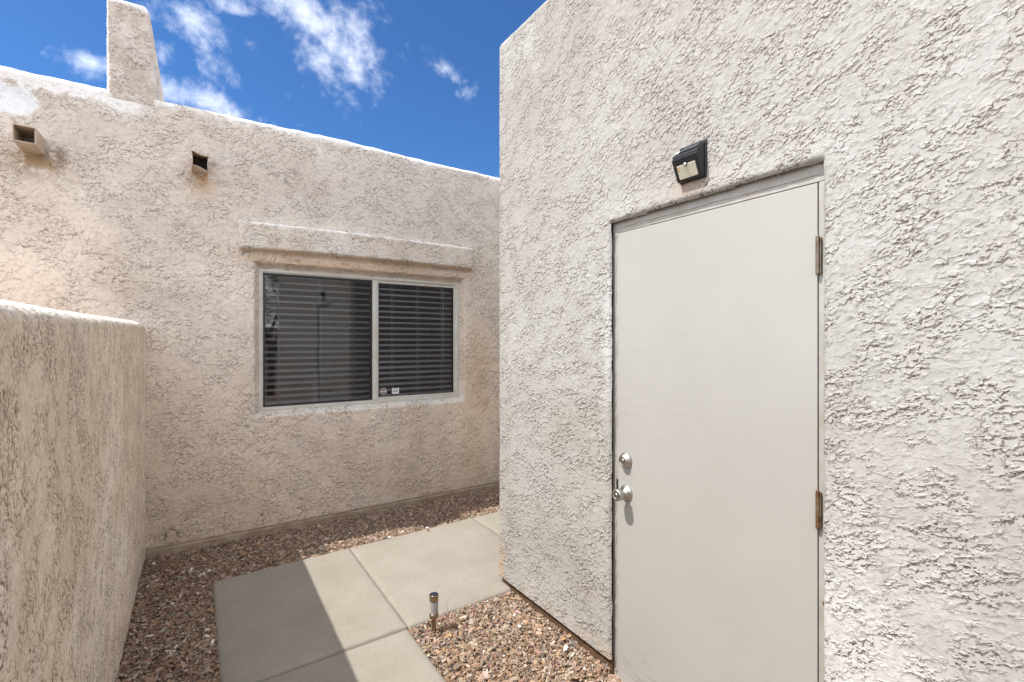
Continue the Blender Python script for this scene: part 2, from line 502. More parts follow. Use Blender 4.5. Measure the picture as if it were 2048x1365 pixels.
def concrete_mat():
    m, t, p = newmat('concrete')
    tcn = tn(t, 'ShaderNodeTexCoord'); v = tcn.outputs['Object']
    c1, _ = noise_ramp(t, v, 2.4, (.235, .212, .178), (.295, .272, .235), .3, .7, 8, .65)
    c2, _ = noise_ramp(t, v, 60, (.94, .93, .92), (1.03, 1.03, 1.03))
    c3, _ = noise_ramp(t, v, 420, (.86, .85, .83), (1.06, 1.06, 1.06), .3, .6, 3)
    # small brown spots
    c4, _ = noise_ramp(t, v, 15, (1, 1, 1), (.80, .68, .5), .735, .80, 3, .5)
    c = mulc(t, mulc(t, mulc(t, c1, c2), c3), c4)
    t.links.new(c, p.inputs['Base Color'])
    p.inputs['Roughness'].default_value = .85
    p.inputs['Specular IOR Level'].default_value = .3
    nb = tn(t, 'ShaderNodeTexNoise', i_Scale=380, i_Detail=5, i_Roughness=.7)
    t.links.new(v, nb.inputs['Vector'])
    nb2 = tn(t, 'ShaderNodeTexNoise', i_Scale=14, i_Detail=4)
    t.links.new(v, nb2.inputs['Vector'])
    b = tn(t, 'ShaderNodeBump', i_Strength=.5, i_Distance=.0016)
    t.links.new(nb.outputs[0], b.inputs['Height'])
    b2 = tn(t, 'ShaderNodeBump', i_Strength=.5, i_Distance=.004)
    t.links.new(nb2.outputs[0], b2.inputs['Height']); t.links.new(b.outputs[0], b2.inputs['Normal'])
    t.links.new(b2.outputs[0], p.inputs['Normal'])
    return m
M_CONC = concrete_mat()

def ground_mat():
    m, t, p = newmat('gravel_soil')
    v = tn(t, 'ShaderNodeTexCoord').outputs['Object']
    vo = tn(t, 'ShaderNodeTexVoronoi', i_Scale=70)
    t.links.new(v, vo.inputs['Vector'])
    r = tn(t, 'ShaderNodeValToRGB')
    e = r.color_ramp.elements
    e[0].position = 0; e[0].color = (.12, .075, .05, 1)
    e[1].position = 1; e[1].color = (.38, .29, .22, 1)
    x = e.new(.5); x.color = (.26, .17, .12, 1)
    sp = tn(t, 'ShaderNodeSeparateColor'); t.links.new(vo.outputs['Color'], sp.inputs[0])
    t.links.new(sp.outputs[0], r.inputs[0]); t.links.new(r.outputs[0], p.inputs['Base Color'])
    p.inputs['Roughness'].default_value = .95
    b = tn(t, 'ShaderNodeBump', i_Strength=.8, i_Distance=.006); b.invert = True
    t.links.new(vo.outputs['Distance'], b.inputs['Height']); t.links.new(b.outputs[0], p.inputs['Normal'])
    return m
M_GROUND = ground_mat()

def stone_mat():
    m, t, p = newmat('crushed_stone')
    at = tn(t, 'ShaderNodeAttribute', attribute_name='tint'); at.attribute_type = 'INSTANCER'
    v = tn(t, 'ShaderNodeTexCoord').outputs['Object']
    c1, _ = noise_ramp(t, v, 1.3, (.80, .76, .72), (1.12, 1.1, 1.08))
    t.links.new(mulc(t, at.outputs['Color'], c1), p.inputs['Base Color'])
    p.inputs['Roughness'].default_value = .8
    return m
M_STONE = stone_mat()

def glass_mat(name, ior=1.5, dark=0.0, rough=0.0):
    m, t, p = newmat(name)
    t.nodes.remove(p)
    o = t.nodes['Material Output']
    tr = tn(t, 'ShaderNodeBsdfTransparent'); tr.inputs[0].default_value = (1 - dark, 1 - dark, 1 - dark, 1)
    gl = tn(t, 'ShaderNodeBsdfGlossy'); gl.inputs['Roughness'].default_value = rough
    fr = tn(t, 'ShaderNodeFresnel', i_IOR=ior)
    v = tn(t, 'ShaderNodeTexCoord').outputs['Object']
    nn = tn(t, 'ShaderNodeTexNoise', i_Scale=3.0, i_Detail=1)
    t.links.new(v, nn.inputs['Vector'])
    b = tn(t, 'ShaderNodeBump', i_Strength=.12, i_Distance=.004)
    t.links.new(nn.outputs[0], b.inputs['Height']); t.links.new(b.outputs[0], gl.inputs['Normal'])
    mxs = tn(t, 'ShaderNodeMixShader')
    t.links.new(fr.outputs[0], mxs.inputs[0]); t.links.new(tr.outputs[0], mxs.inputs[1]); t.links.new(gl.outputs[0], mxs.inputs[2])
    t.links.new(mxs.outputs[0], o.inputs[0])
    return m
M_GLASS = glass_mat('window_glass', 1.62, .0)
M_CLEAR = paint_mat('frosted_lens', (.34, .34, .32), .22, (.9, .9, .9), .0001, 20)
def screen_mat():
    m, t, p = newmat('insect_screen')
    o = t.nodes['Material Output']
    tr = tn(t, 'ShaderNodeBsdfTransparent')
    mxs = tn(t, 'ShaderNodeMixShader'); mxs.inputs[0].default_value = .16
    p.inputs['Base Color'].default_value = (.03, .03, .03, 1); p.inputs['Roughness'].default_value = .7
    t.links.new(tr.outputs[0], mxs.inputs[1]); t.links.new(p.outputs[0], mxs.inputs[2]); t.links.new(mxs.outputs[0], o.inputs[0])
    return m
M_SCREEN = screen_mat()
def flat(name, col, rough=.5):
    return paint_mat(name, col, rough, (.95, .95, .95), .0001)

# ================================================================== SETTING
# ground sheet
bm = bmesh.new()
g = 150
vs = [bm.verts.new(p) for p in ((-g, -g, -.02), (g, -g, -.02), (g, g, -.02), (-g, g, -.02))]
bm.faces.new(vs)
ground = bm_obj('ground', bm, M_GROUND); tag(ground, kind='structure')

# path of poured concrete with tooled joints
path = bpy.data.objects.new('path', None); path.empty_display_size = .1
path.location = (.5, 2.3, 0); link(path); tag(path, kind='structure'); PAR[path.name] = Matrix.Translation((.5, 2.3, 0))
def slab(x0, x1, y0, y1, zt, skew=0.0, seed=0):
    nx = max(2, int((x1 - x0) / .012)); ny = max(2, int((y1 - y0) / .012))
    xs = np.linspace(x0, x1, nx); ys = np.linspace(y0, y1, ny)
    Xg, Yg = np.meshgrid(xs, ys, indexing='ij')
    d = np.minimum(np.minimum(Xg - x0, x1 - Xg), np.minimum(Yg - y0, y1 - Yg))
    wob = (fbm(Xg * 9, Yg * 9, 70 + seed, 3) - .5)
    z = zt + .0012 * wob - .007 * (1 - ss(0, .022, d)) - .0015 * (1 - ss(.03, .055, d)) + .0008 * (vn(Xg * 60, Yg * 60, seed) - .5)
    edge = (d < 1e-6)
    Xo = Xg + np.where(edge, .004 * (fbm(Xg * 30, Yg * 30, 90 + seed, 2) - .5), 0)
    Yo = Yg + skew * (Xg - x0) + np.where(edge, .004 * (fbm(Xg * 30 + 5, Yg * 30, 95 + seed, 2) - .5), 0)
    P = np.stack([Xo, Yo, z], -1)
    # skirt
    P2 = np.pad(P, ((1, 1), (1, 1), (0, 0)), mode='edge')
    P2[0, :, 2] = P2[-1, :, 2] = -.09; P2[:, 0, 2] = P2[:, -1, 2] = -.09
    return grid_mesh('concrete_slab', P2, M_CONC, path)
slab(.090, .902, 2.296, 3.400, .014, .028, 1)
slab(.908, 1.896, 2.310, 3.424, .014, .030, 2)
slab(1.903, 2.90, 2.340, 3.452, .014, .02, 3)
slab(2.907, 3.90, 2.340, 3.470, .014, .0, 4)
slab(.083, .895, 1.19, 2.290, .014, .010, 5)
slab(.083, .895, .08, 1.184, .014, .010, 6)
slab(.083, .895, -1.03, .074, .014, .010, 7)

# ================================================================== stucco walls
BASE_W = np.array([.408, .402, .386])     # sunlit building
BASE_B = np.array([.72, .625, .54])      # house wall
BASE_G = np.array([.62, .52, .41])      # garden wall
WHITE = np.array([.80, .82, .84])

def blob(x, y, cx, cy, rx, ry, jit=0.0, seed=0, p=2):
    d = np.sqrt(((x - cx) / rx) ** 2 + ((y - cy) / ry) ** 2)
    if jit:
        d = d + jit * (fbm(x * 14, y * 14, 120 + seed, 4, .6) - .5)
    return np.exp(-np.clip(d, 0, None) ** p)
def lerp(a, b, t):
    return a + (b - a) * t[..., None]

def profile_v(z0, z1, step, R_, cap, zst=None):
    """vertical profile of a wall: (inset, z, n_out, n_up) going up the face, round the shoulder and over the top"""
    rows = []
    zz = np.arange(z0, z1 - R_, step)
    for z in zz: rows.append((0, z, 1, 0))
    k = max(6, int(R_ * 1.57 / step))
    for i in range(k + 1):
        a = math.pi / 2 * i / k
        rows.append((R_ * (1 - math.cos(a)), z1 - R_ + R_ * math.sin(a), math.cos(a), math.sin(a)))
    for i in range(1, 5):
        rows.append((R_ + cap * i / 4, z1, 0, 1))
    return np.array(rows)

def wall_field(pu, nu, u, rows, disp_fn):
    """pu (M,2) plan points, nu (M,2) outward normals"""
    ins, z, no, nz_ = rows.T
    arc = np.concatenate([[0], np.cumsum(np.hypot(np.diff(ins), np.diff(z)))]) + z[0]
    U, V = np.meshgrid(u, arc, indexing='ij')
    D = disp_fn(U, V)
    P = np.zeros((len(u), len(rows), 3))
    off = -ins[None, :] + D * no[None, :]
    P[..., 0] = pu[:, 0:1] + nu[:, 0:1] * off
    P[..., 1] = pu[:, 1:2] + nu[:, 1:2] * off
    P[..., 2] = z[None, :] + D * nz_[None, :]
    return P, U, V

# ---------------------------------------------------------------- A. sunlit building with the door
HB = empty('stucco_building', (3.2, 0, 0), 'tall white textured stucco building on the right with a flush beige door', 'building')
AX = 1.525; AY = 2.455; RC = .035
sp = [];  y = -3.3
while y < AY - RC:
    sp.append(y)
    if y < -.1: y += .03
    else: y += min(.0060, .0030 + .0013 * max(0, y))
ue = [(AX, yy, -1.0, 0.0) for yy in sp]
for i in range(11):
    a = math.pi / 2 * i / 10
    ue.append((AX + RC - RC * math.cos(a), AY - RC + RC * math.sin(a), -math.cos(a), math.sin(a)))
for i in range(1, 60):
    ue.append((AX + RC + i * .05, AY, 0.0, 1.0))
ue = np.array(ue)
uarc = np.concatenate([[0], np.cumsum(np.hypot(np.diff(ue[:, 0]), np.diff(ue[:, 1])))]) + ue[0, 1]
rowsA = profile_v(.052, 3.262, .0040, .05, .03)
DO = (.6615, 1.5095, -.2, 1.978)      # opening in the stucco: y0,y1,z0,z1
def ledges(u, v, seed):
    """crisp torn plaster ledges of the sunlit wall (metres)"""
    wx = fbm(u * 40, v * 40, seed + 40, 2) - .5
    wy = fbm(u * 40, v * 40, seed + 50, 2) - .5
    # trowel direction drifts across the wall
    th = -.45
    c_, s_ = math.cos(th), math.sin(th)
    uu = (u * c_ + v * s_) * .85; vv = (-u * s_ + v * c_) * 1.2
    X = uu + .018 * wx; Y = vv + .016 * wy
    patch = fbm(u * 5, v * 5, seed + 60, 3, .6)
    m = ss(.38, .55, patch)
    # each ledge swells gently at its top and breaks off sharply underneath, as dragged plaster does
    ca, sa = math.cos(th), math.sin(th)
    dx, dy = .0095 * sa * .85, .0095 * ca * 1.2
    a = fbm(X * 50, Y * 50, seed, 3, .5); a2 = fbm((X + dx) * 50, (Y + dy) * 50, seed, 3, .5)
    b = fbm(X * 88 + 3, Y * 88, seed + 10, 2, .5); b2 = fbm((X + dx * .6) * 88 + 3, (Y + dy * .6) * 88, seed + 10, 2, .5)
    h = 2.6 * ss(.50, .525, a) * ss(.44, .62, a2) * (.3 + .7 * m) + 2.2 * ss(.56, .60, b) * ss(.45, .66, b2) * (.25 + .75 * m)
    h = h + .6 * (fbm(u * 7, v * 7, seed + 30, 2) - .5)
    return h * .001
def sdf_rect(u, v, r):
    cx, cy = (r[0] + r[1]) / 2, (r[2] + r[3]) / 2
    dx = np.abs(u - cx) - (r[1] - r[0]) / 2; dy = np.abs(v - cy) - (r[3] - r[2]) / 2
    return np.minimum(np.maximum(dx, dy), 0) + np.hypot(np.maximum(dx, 0), np.maximum(dy, 0))
def dispA(U, V):
    h = ledges(U, V, 1) * .32
    h = h + .004 * (fbm(U * 2.2, V * 2.2, 77, 2) - .5)
    # the head of the opening rises a little to the hinge side
    rr = sdf_rect(U, V - .010 * (1.5 - U) / .85, DO) + .006 * (fbm(U * 20, V * 14, 31, 3) - .5)
    Rr = .020
    t = np.clip(rr / Rr, 0, 1)
    h = h * (.35 + .65 * ss(0, .05, rr)) - Rr * (1 - np.sqrt(np.clip(1 - (1 - t) ** 2, 0, 1)))
    h = h + .003 * ss(.09, .02, rr) * ss(1.9, 1.97, V)
    h = np.where(rr < 0, -Rr, h)
    # worn foot of the corner
    return h, rr
_rr = {}
def dA(U, V):
    h, rr = dispA(U, V); _rr['a'] = rr
    return h
PA, UA, VA = wall_field(ue[:, :2], ue[:, 2:], uarc, rowsA, dA)
keep = _rr['a'] > -.0005
dirt = fbm(UA * 1.3, VA * 1.3, 201, 4)
dirt2 = fbm(UA * 7, VA * 7, 205, 4, .6)
tA = np.broadcast_to(BASE_W, UA.shape + (3,)).copy()
tA = lerp(tA, BASE_W * np.array([.90, .87, .83]), ss(.45, .7, dirt) * .55)
tA = lerp(tA, BASE_W * np.array([.80, .77, .74]), blob(UA, VA, 2.3, 3.0, .5, .5, .8, 1) * .55 * ss(.35, .6, dirt2))
tA = lerp(tA, np.array([.50, .36, .24]), blob(UA, VA, 2.44, .12, .12, .16, 1.2, 2) * .75 * ss(.4, .6, dirt2))
tA = lerp(tA, np.array([.52, .40, .29]), ss(.14, .04, VA) * .5 * ss(.42, .62, dirt2))
tA = lerp(tA, np.array([.45, .30, .20]), blob(UA, VA, 1.09, 2.04, .07, .035, 1.2, 3) * .55)
# whiter touch-up paint patches
tA = lerp(tA, np.array([.74, .75, .76]), blob(UA, VA, .62, .55, .22, .5, 1.0, 4) * .6 + blob(UA, VA, 1.53, 1.46, .03, .25, 1.2, 5) * .35)
# pits filled with brown dust (irregular)
grime_shade = ss(.60, .70, fbm(UA * 40, VA * 40, 260, 3, .6)) * ss(.45, .65, dirt2)
tA = lerp(tA, np.array([.40, .30, .21]), grime_shade * .08)
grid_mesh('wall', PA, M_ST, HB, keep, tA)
# inside core, roof, far walls
boxo('roof', (1.62, 6.2, -3.2, 2.36, 2.95, 3.05), M_ROOF, HB)
bm = bmesh.new(); box(bm, 1.60, 6.3, -3.32, -3.20, -.02, 3.2); box(bm, 6.2, 6.32, -3.2, 2.40, -.02, 3.2)
_o = bm_obj('far_wall', bm, flat('plain_stucco', (.55, .50, .45), .9), HB)
# footing strip under the stucco
boxo('footing', (1.541, 1.66, 1.517, 2.428, -.06, .075), M_FOOTD, HB, .004)
boxo('footing', (1.541, 1.66, -3.2, .654, -.06, .075), M_FOOTD, HB, .004)
boxo('footing', (1.664, 4.4, 2.31, 2.430, -.06, .075), M_FOOTD, HB, .004)

# door frame (head, two jambs) with ragged old paint along the stucco
bm = bmesh.new()
box(bm, 1.5535, 1.66, .650, .6812, -.05, 1.9358)
box(bm, 1.5535, 1.66, 1.4920, 1.524, -.05, 1.9358)
box(bm, 1.5525, 1.66, .650, 1.524, 1.9365, 2.02)
bm_obj('door_frame', bm, M_FRAME, HB, .0012, 2)
# dark rebate behind the door
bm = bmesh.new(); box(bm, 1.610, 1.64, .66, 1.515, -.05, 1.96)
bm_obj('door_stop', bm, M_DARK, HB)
# paint bead hiding the head joint: a wavy lip where stucco meets frame
def lip(y0, y1, z, name):
    n = 170
    ys = np.linspace(y0, y1, n)
    bm = bmesh.new(); top = []; bot = []; fr = []
    for i, yy in enumerate(ys):
        w = .012 + .012 * float(fbm(np.array(yy * 40.), np.array(.5), 301, 4, .7)) - .006
        top.append(bm.verts.new((1.5505, yy, z + .0125))); bot.append(bm.verts.new((1.5495, yy, z + .016 - w)))
        fr.append(bm.verts.new((1.5530, yy, z + .0155 - w)))
    for i in range(n - 1):
        bm.faces.new((top[i], top[i+1], bot[i+1], bot[i])); bm.faces.new((bot[i], bot[i+1], fr[i+1], fr[i]))
    return bm_obj(name, bm, M_FRAME, HB)
lip(.680, 1.492, 1.953, 'paint_flake')
# caulk bead down the latch-side jamb
bm = bmesh.new()
zs = np.linspace(.0, 1.935, 260)
pts = [(1.5535 , 1.5035 + .004 * (float(fbm(np.array(z * 9.), np.array(2.), 311, 3, .6)) - .5), z) for z in zs]
tube(bm, pts, [.0030 + .003 * float(vn(np.array(z * 30.), np.array(1.), 312)) for z in zs], 6)
bm_obj('caulk_bead', bm, M_FRAME, HB)

# door leaf
DR = boxo('door', (1.5500, 1.594, .6835, 1.4895, -.03, 1.9330), M_DOOR, HB, .0016, 2)
def dchild(name, bm, mats, **k):
    return bm_obj(name, bm, mats, DR, **k)
PAR[DR.name] = Matrix.Identity(4)
# deadbolt: bevelled rosette and cylinder face with keyway
def face_x(o, r0, r1): pass
DB = (1.550, 1.443, EYE - .5135)
bm = bmesh.new()
lathe(bm, [(.0335, 0), (.0335, -.004), (.0315, -.008), (.0215, -.0235), (.0195, -.0255), (.0165, -.0255), (.0155, -.0235), (.0, -.0235)][:-1], DB, 'X', 40)
bmesh.ops.recalc_face_normals(bm, faces=list(bm.faces))
box(bm, DB[0] - .0262, DB[0] - .0240, DB[1] - .0012, DB[1] + .0012, DB[2] - .007, DB[2] + .007, 1)
lathe(bm, [(.0085, -.0236), (.0085, -.0256), (.0070, -.0262)], DB, 'X', 24)
me = bpy.data.meshes.new('deadbolt'); bm.to_mesh(me); bm.free(); me.materials.append(M_NICKEL); me.materials.append(M_DARK)
adopt(bpy.data.objects.new('deadbolt', me), DR)
KB = (1.550, 1.4405, EYE - .6535)
bm = bmesh.new()
lathe(bm, [(.0335, 0), (.0335, -.003), (.0310, -.007), (.024, -.012), (.0165, -.017), (.0125, -.023), (.0120, -.030), (.0165, -.034),
           (.0225, -.038), (.0250, -.044), (.0255, -.056), (.0245, -.0625), (.0215, -.0655), (.0150, -.0660), (.0140, -.0640)], KB, 'X', 40)
bmesh.ops.recalc_face_normals(bm, faces=list(bm.faces))
lathe(bm, [(.0080, -.0645), (.0080, -.0668), (.0062, -.0674)], KB, 'X', 24)
box(bm, KB[0] - .0680, KB[0] - .0650, KB[1] - .0010, KB[1] + .0010, KB[2] - .006, KB[2] + .006, 1)
me = bpy.data.meshes.new('door_knob'); bm.to_mesh(me); bm.free(); me.materials.append(M_NICKEL); me.materials.append(M_DARK)
adopt(bpy.data.objects.new('door_knob', me), DR)
boxo('latch_plate', (1.5460, 1.5525, 1.4905, 1.4975, KB[2] - .012, KB[2] + .046), M_SCREEN_FR, DR, .001)
# hinges
def hinge(zc, mat, h=.094):
    bm = bmesh.new()
    x, y = 1.5440, .6800
    z0 = zc - h / 2
    segs = [0, .21, .43, .60, .81, 1.0]
    for a, b in zip(segs, segs[1:]):
        lathe(bm, [(.0058, a*h + .0005), (.0058, b*h - .0005)], (x, y, z0), 'Z', 16, 0, False)
        lathe(bm, [(.0052, b*h - .0006), (.0052, b*h + .0006)], (x, y, z0), 'Z', 12)
    lathe(bm, [(.0030, h - .001), (.0054, h + .0015), (.0054, h + .005), (.0030, h + .0072)], (x, y, z0), 'Z', 14)
    lathe(bm, [(.0052, -.004), (.0052, .001)], (x, y, z0), 'Z', 14)
    box(bm, 1.5450, 1.5525, .6715, .6795, z0, z0 + h)
    o = bm_obj('hinge', bm, mat, DR)
    return o
hinge(EYE + .254, M_HINGE, .106); hinge(EYE - .503, M_RUST, .104)
# little strike / stop screw on the hinge jamb low down
lathe_obj('screw', [(.004, 0), (.004, -.004), (.002, -.0055)], (1.5530, .667, EYE - .775), 'X', M_RUST, HB, 12)

# ---------------------------------------------------------------- B. house wall with the window
HS = empty('stucco_house', (1.0, 6.0, 0), 'long beige stucco house wall with the sliding window, roof scuppers and white parapet', 'house')
BY = 4.03
WO = (.376, 2.136, .893, 2.052)         # rough opening in stucco
xs = [];  x = -3.6
while x < 5.2:
    xs.append(x)
    x += .0058 if -1.15 < x < 2.65 else .04
xs = np.array(xs)
pu = np.stack([xs, np.full_like(xs, BY)], -1); nu = np.stack([np.zeros_like(xs), -np.ones_like(xs)], -1)
rowsB = profile_v(.055, 3.105, .0058, .040, .155)
def dB(U, V):
    h = stucco(U, V, 5, .8, .45)
    h = h + .010 * (fbm(U * 1.6, V * 1.6, 79, 2) - .5)
    rr = sdf_rect(U, V, WO) + .008 * (fbm(U * 12, V * 12, 33, 3) - .5)
    h = h * (.25 + .75 * ss(-.01, .05, rr))
    h = h - .050 * (1 - ss(-.034, .012, rr))
    _rr['b'] = rr
    # wavy parapet
    top = ss(3.02, 3.08, V)
    h = h + top * (.008 * (fbm(U * 5, V * 0 + 3, 83, 3) - .5) + .002)
    # hand finished stop at the foot
    h = h - .004 * ss(.065, .055, V)
    return h
PB, UB, VB = wall_field(pu, nu, xs, rowsB, dB)
PB[:, :, 2] += (.010 * np.sin(xs * 1.7 + .6) * 1.0)[:, None] * ss(2.6, 3.05, VB)
PB[:, :, 2] += (.006 * (fbm(xs * 7, xs * 0, 84, 3) - .5) * 2)[:, None] * ss(2.8, 3.08, VB)
keep = _rr['b'] > -.055
n1_ = fbm(UB * 1.1, VB * 1.1, 211, 4); n2_ = fbm(UB * 6, VB * 6, 215, 4, .6); n3_ = fbm(UB * 22, VB * 22, 219, 4, .65)
tB = np.broadcast_to(BASE_B, UB.shape + (3,)).copy()
tB = lerp(tB, np.array([.53, .49, .455]), ss(1.2, 2.9, VB + 1.2 * (n1_ - .5)) * .75)           # greyer, weathered high up
tB = lerp(tB, np.array([.60, .46, .34]), ss(1.5, .2, VB + 1.0 * (n1_ - .5)) * .45)
tB = lerp(tB, np.array([.64, .58, .53]), ss(.52, .68, n2_) * .35)
tB = lerp(tB, np.array([.42, .35, .30]), ss(.56, .72, fbm(UB * 2.6, VB * 2.6, 221, 4, .6)) * .16)
tB = lerp(tB, np.array([.58, .36, .18]), blob(UB, VB, 1.2, 2.075, 1.02, .035, .5, 6, 4) * .5)     # orange band over the window
tB = lerp(tB, np.array([.56, .35, .18]), blob(UB, VB, 1.25, 2.125, .98, .014, .3, 7, 4) * .5)
tB = lerp(tB, np.array([.60, .42, .25]), blob(UB, VB, 2.28, 1.15, .16, .6, 1.0, 8) * .5)
for (cx, cz, rx, rz, c, w) in ((-.80, 2.56, .12, .06, (.36, .22, .10), .9), (-.74, 2.62, .08, .07, (.16, .14, .12), .75), (-.90, 2.50, .14, .05, (.20, .17, .14), .45),
                               (.05, 2.62, .07, .06, (.48, .27, .12), .8), (.04, 2.52, .10, .10, (.50, .36, .22), .5), (.08, 2.72, .05, .05, (.30, .22, .16), .5)):
    tB = lerp(tB, np.array(c), blob(UB, VB, cx, cz, rx, rz, 1.2, 9) * w * ss(.35, .6, n3_ + .12))
tB = lerp(tB, np.array([.06, .05, .045]), blob(UB, VB, -.135, .125, .05, .045, 1.6, 12) * ss(.45, .6, n3_) * .95)   # black mould spot near the foot
tB = lerp(tB, np.array([.05, .04, .035]), blob(UB, VB, .42, .155, .010, .009, .3, 13))
tB = lerp(tB, np.array([.22, .19, .17]), blob(UB, VB, .62, 2.73, .10, .10, 1.6, 14) * ss(.55, .68, n3_) * .8)
tB = lerp(tB, np.array([.30, .24, .19]), blob(UB, VB, -.3, 1.75, .3, .12, 1.0, 15) * .35)
# bare white trowelled repair under the parapet at the left, and white roof coating over the parapet
rep = blob(UB, VB, -1.12, 2.915, .33, .14, .45, 16, 6)
rep = ss(.35, .6, rep + .35 * (n3_ - .5))
rep = rep * ss(.62, .66, 1.62 - np.abs(UB + 1.12))
tB = lerp(tB, np.array([.70, .73, .77]), rep * .92)
white = ss(3.028, 3.075, VB + .05 * (n3_ - .5) + .03 * (n2_ - .5))
wleft = ss(-.38, -.52, UB + .1 * (n3_ - .5)) * ss(3.0, 3.035, VB + .07 * (n3_ - .5))
tB = lerp(tB, np.array([.78, .78, .78]), white * (.25 + .4 * ss(.4, .55, n2_)))
tB = lerp(tB, np.array([.86, .88, .90]), wleft)
tB = lerp(tB, np.array([.80, .80, .80]), blob(UB, VB, -.38, 3.01, .12, .045, 1.0, 17) * .9)
tB = lerp(tB, np.array([.68, .68, .67]), blob(UB, VB, .83, 2.98, .03, .10, .8, 18) * .6)
# pale sill, reveals
rrb = _rr['b']
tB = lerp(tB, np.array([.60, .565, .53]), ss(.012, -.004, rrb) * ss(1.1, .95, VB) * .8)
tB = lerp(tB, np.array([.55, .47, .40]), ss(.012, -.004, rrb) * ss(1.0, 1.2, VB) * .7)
# smooth the repair (it has no texture)
fl = rep
PB[..., 1] = PB[..., 1] * (1 - fl * .8) + (BY - .001) * fl * .8
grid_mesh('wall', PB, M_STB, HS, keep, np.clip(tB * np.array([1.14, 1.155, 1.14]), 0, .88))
bm = bmesh.new()
box(bm, -3.6, -3.48, 4.2, 9.0, -.02, 3.08); box(bm, 5.08, 5.2, 4.2, 9.0, -.02, 3.08); box(bm, -3.48, 5.08, 8.9, 9.0, -.02, 3.08)
bm_obj('far_wall', bm, bpy.data.materials['plain_stucco'], HS)
boxo('roof', (-3.5, 5.1, 4.19, 8.95, 2.85, 2.97), M_ROOF, HS)
# backing wall core round the window (keeps daylight out of the room) and the dark room
bm = bmesh.new()
box(bm, -3.55, .385, 4.075, 4.175, -.02, 3.04); box(bm, 2.125, 5.15, 4.075, 4.175, -.02, 3.04)
box(bm, .385, 2.125, 4.075, 4.175, -.02, .900); box(bm, .385, 2.125, 4.075, 4.175, 2.035, 3.04)
bm_obj('wall_core', bm, M_ROOM, HS)
bm = bmesh.new()
box(bm, -.6, 3.2, 7.2, 7.25, 0, 2.7); box(bm, -.65, -.6, 4.18, 7.2, 0, 2.7); box(bm, 3.2, 3.25, 4.18, 7.2, 0, 2.7)
box(bm, -.6, 3.2, 4.18, 7.2, 2.6, 2.65); box(bm, -.6, 3.2, 4.18, 7.2, .02, .07)
bm_obj('room', bm, M_ROOM, HS)
# footing strip
P = []
fx = np.arange(-3.4, 4.8, .02); fz = np.array([-.05, -.02, 0, .012, .024, .036, .048, .060])
FX, FZ = np.meshgrid(fx, fz, indexing='ij')
FD = 4.030 - .004 + .012 * (fbm(FX * 3, FZ * 3, 401, 3) - .5) + .004 * (vn(FX * 50, FZ * 90, 402) - .5)
FP = np.stack([FX, FD, FZ], -1); FP[:, -1, 1] = 4.07
grid_mesh('footing', FP, M_FOOT, HS)

# stucco-covered lintel
lx = np.arange(.235, 2.245, .0055); lz = np.arange(EYE + .640, EYE + .915, .0055)
LX, LZ = np.meshgrid(lx, lz, indexing='ij')
sag = .010 * np.sin((LX - .25) * 1.5) + .006 * (fbm(LX * 4, LX * 0, 410, 2) - .5)
dL = -sdf_rect(LX, LZ - sag, (.268, 2.205, EYE + .672, EYE + .882)) + .006 * (fbm(LX * 16, LZ * 16, 411, 3) - .5)
Rl = .027
t = np.clip((dL + .002) / Rl, 0, 1)
prot = .058 * np.sqrt(np.clip(1 - (1 - t) ** 2, 0, 1))
top_soft = 1
LY = BY + .012 - prot - stucco(LX + 7, LZ, 5, .8, .5) * ss(.0, .02, dL) - .012 * (dL > -.001)
nl = fbm(LX * 6, LZ * 6, 415, 4, .6); nl3 = fbm(LX * 24, LZ * 24, 416, 4, .6)
tL = np.broadcast_to(np.array([.60, .53, .46]), LX.shape + (3,)).copy()
tL = lerp(tL, np.array([.66, .62, .58]), ss(.45, .65, nl) * .6)
tL = lerp(tL, np.array([.56, .34, .17]), ss(.020, .004, LZ - sag - (EYE + .672) + .012 * (nl3 - .5)) * .35)
tL = lerp(tL, np.array([.76, .77, .78]), ss(.020, .006, (EYE + .882) - (LZ - sag) + .02 * (nl3 - .5)) * .8)  # sun glint along the top edge, painted into the tint
tL = lerp(tL, np.array([.2, .18, .17]), ss(.0, -.008, (EYE + .882) - (LZ - sag)) * .5 * ss(.4, .6, nl3))
grid_mesh('lintel', np.stack([LX, LY, LZ], -1), M_STB, HS, dL > -.012, np.clip(tL * np.array([1.14, 1.155, 1.14]), 0, .88))

# stub wall rising over the parapet
nr = 150
Lx, Ly, rc = .25, .30, .035
path_pts = []
def rrect(w, d, r, step):
    pts = []
    def seg(p, q, n):
        L_ = math.dist(p, q); k = max(1, int(L_ / step))
        for i in range(k): pts.append((p[0] + (q[0]-p[0]) * i / k, p[1] + (q[1]-p[1]) * i / k, n[0], n[1]))
    def arc(cx, cy, a0):
        for i in range(6):
            a = a0 + math.pi / 2 * i / 6
            pts.append((cx + r * math.cos(a), cy + r * math.sin(a), math.cos(a), math.sin(a)))
    seg((r, 0), (w - r, 0), (0, -1)); arc(w - r, r, -math.pi / 2)
    seg((w, r), (w, d - r), (1, 0)); arc(w - r, d - r, 0)
    seg((w - r, d), (r, d), (0, 1)); arc(r, d - r, math.pi / 2)
    seg((0, d - r), (0, r), (-1, 0)); arc(r, r, math.pi)
    pts.append(pts[0])
    return np.array(pts)
rp = rrect(.258, .80, .03, .006)
ru = np.concatenate([[0], np.cumsum(np.hypot(np.diff(rp[:, 0]), np.diff(rp[:, 1])))])
Pp, Up, Vp = wall_field(rp[:, :2], rp[:, 2:], ru, profile_v(3.050, 3.70, .006, .03, .02),
                        lambda U, V: stucco(U, V, 9, 1.0, .95) * ss(0, .02, U) * ss(ru[-1], ru[-1] - .02, U))
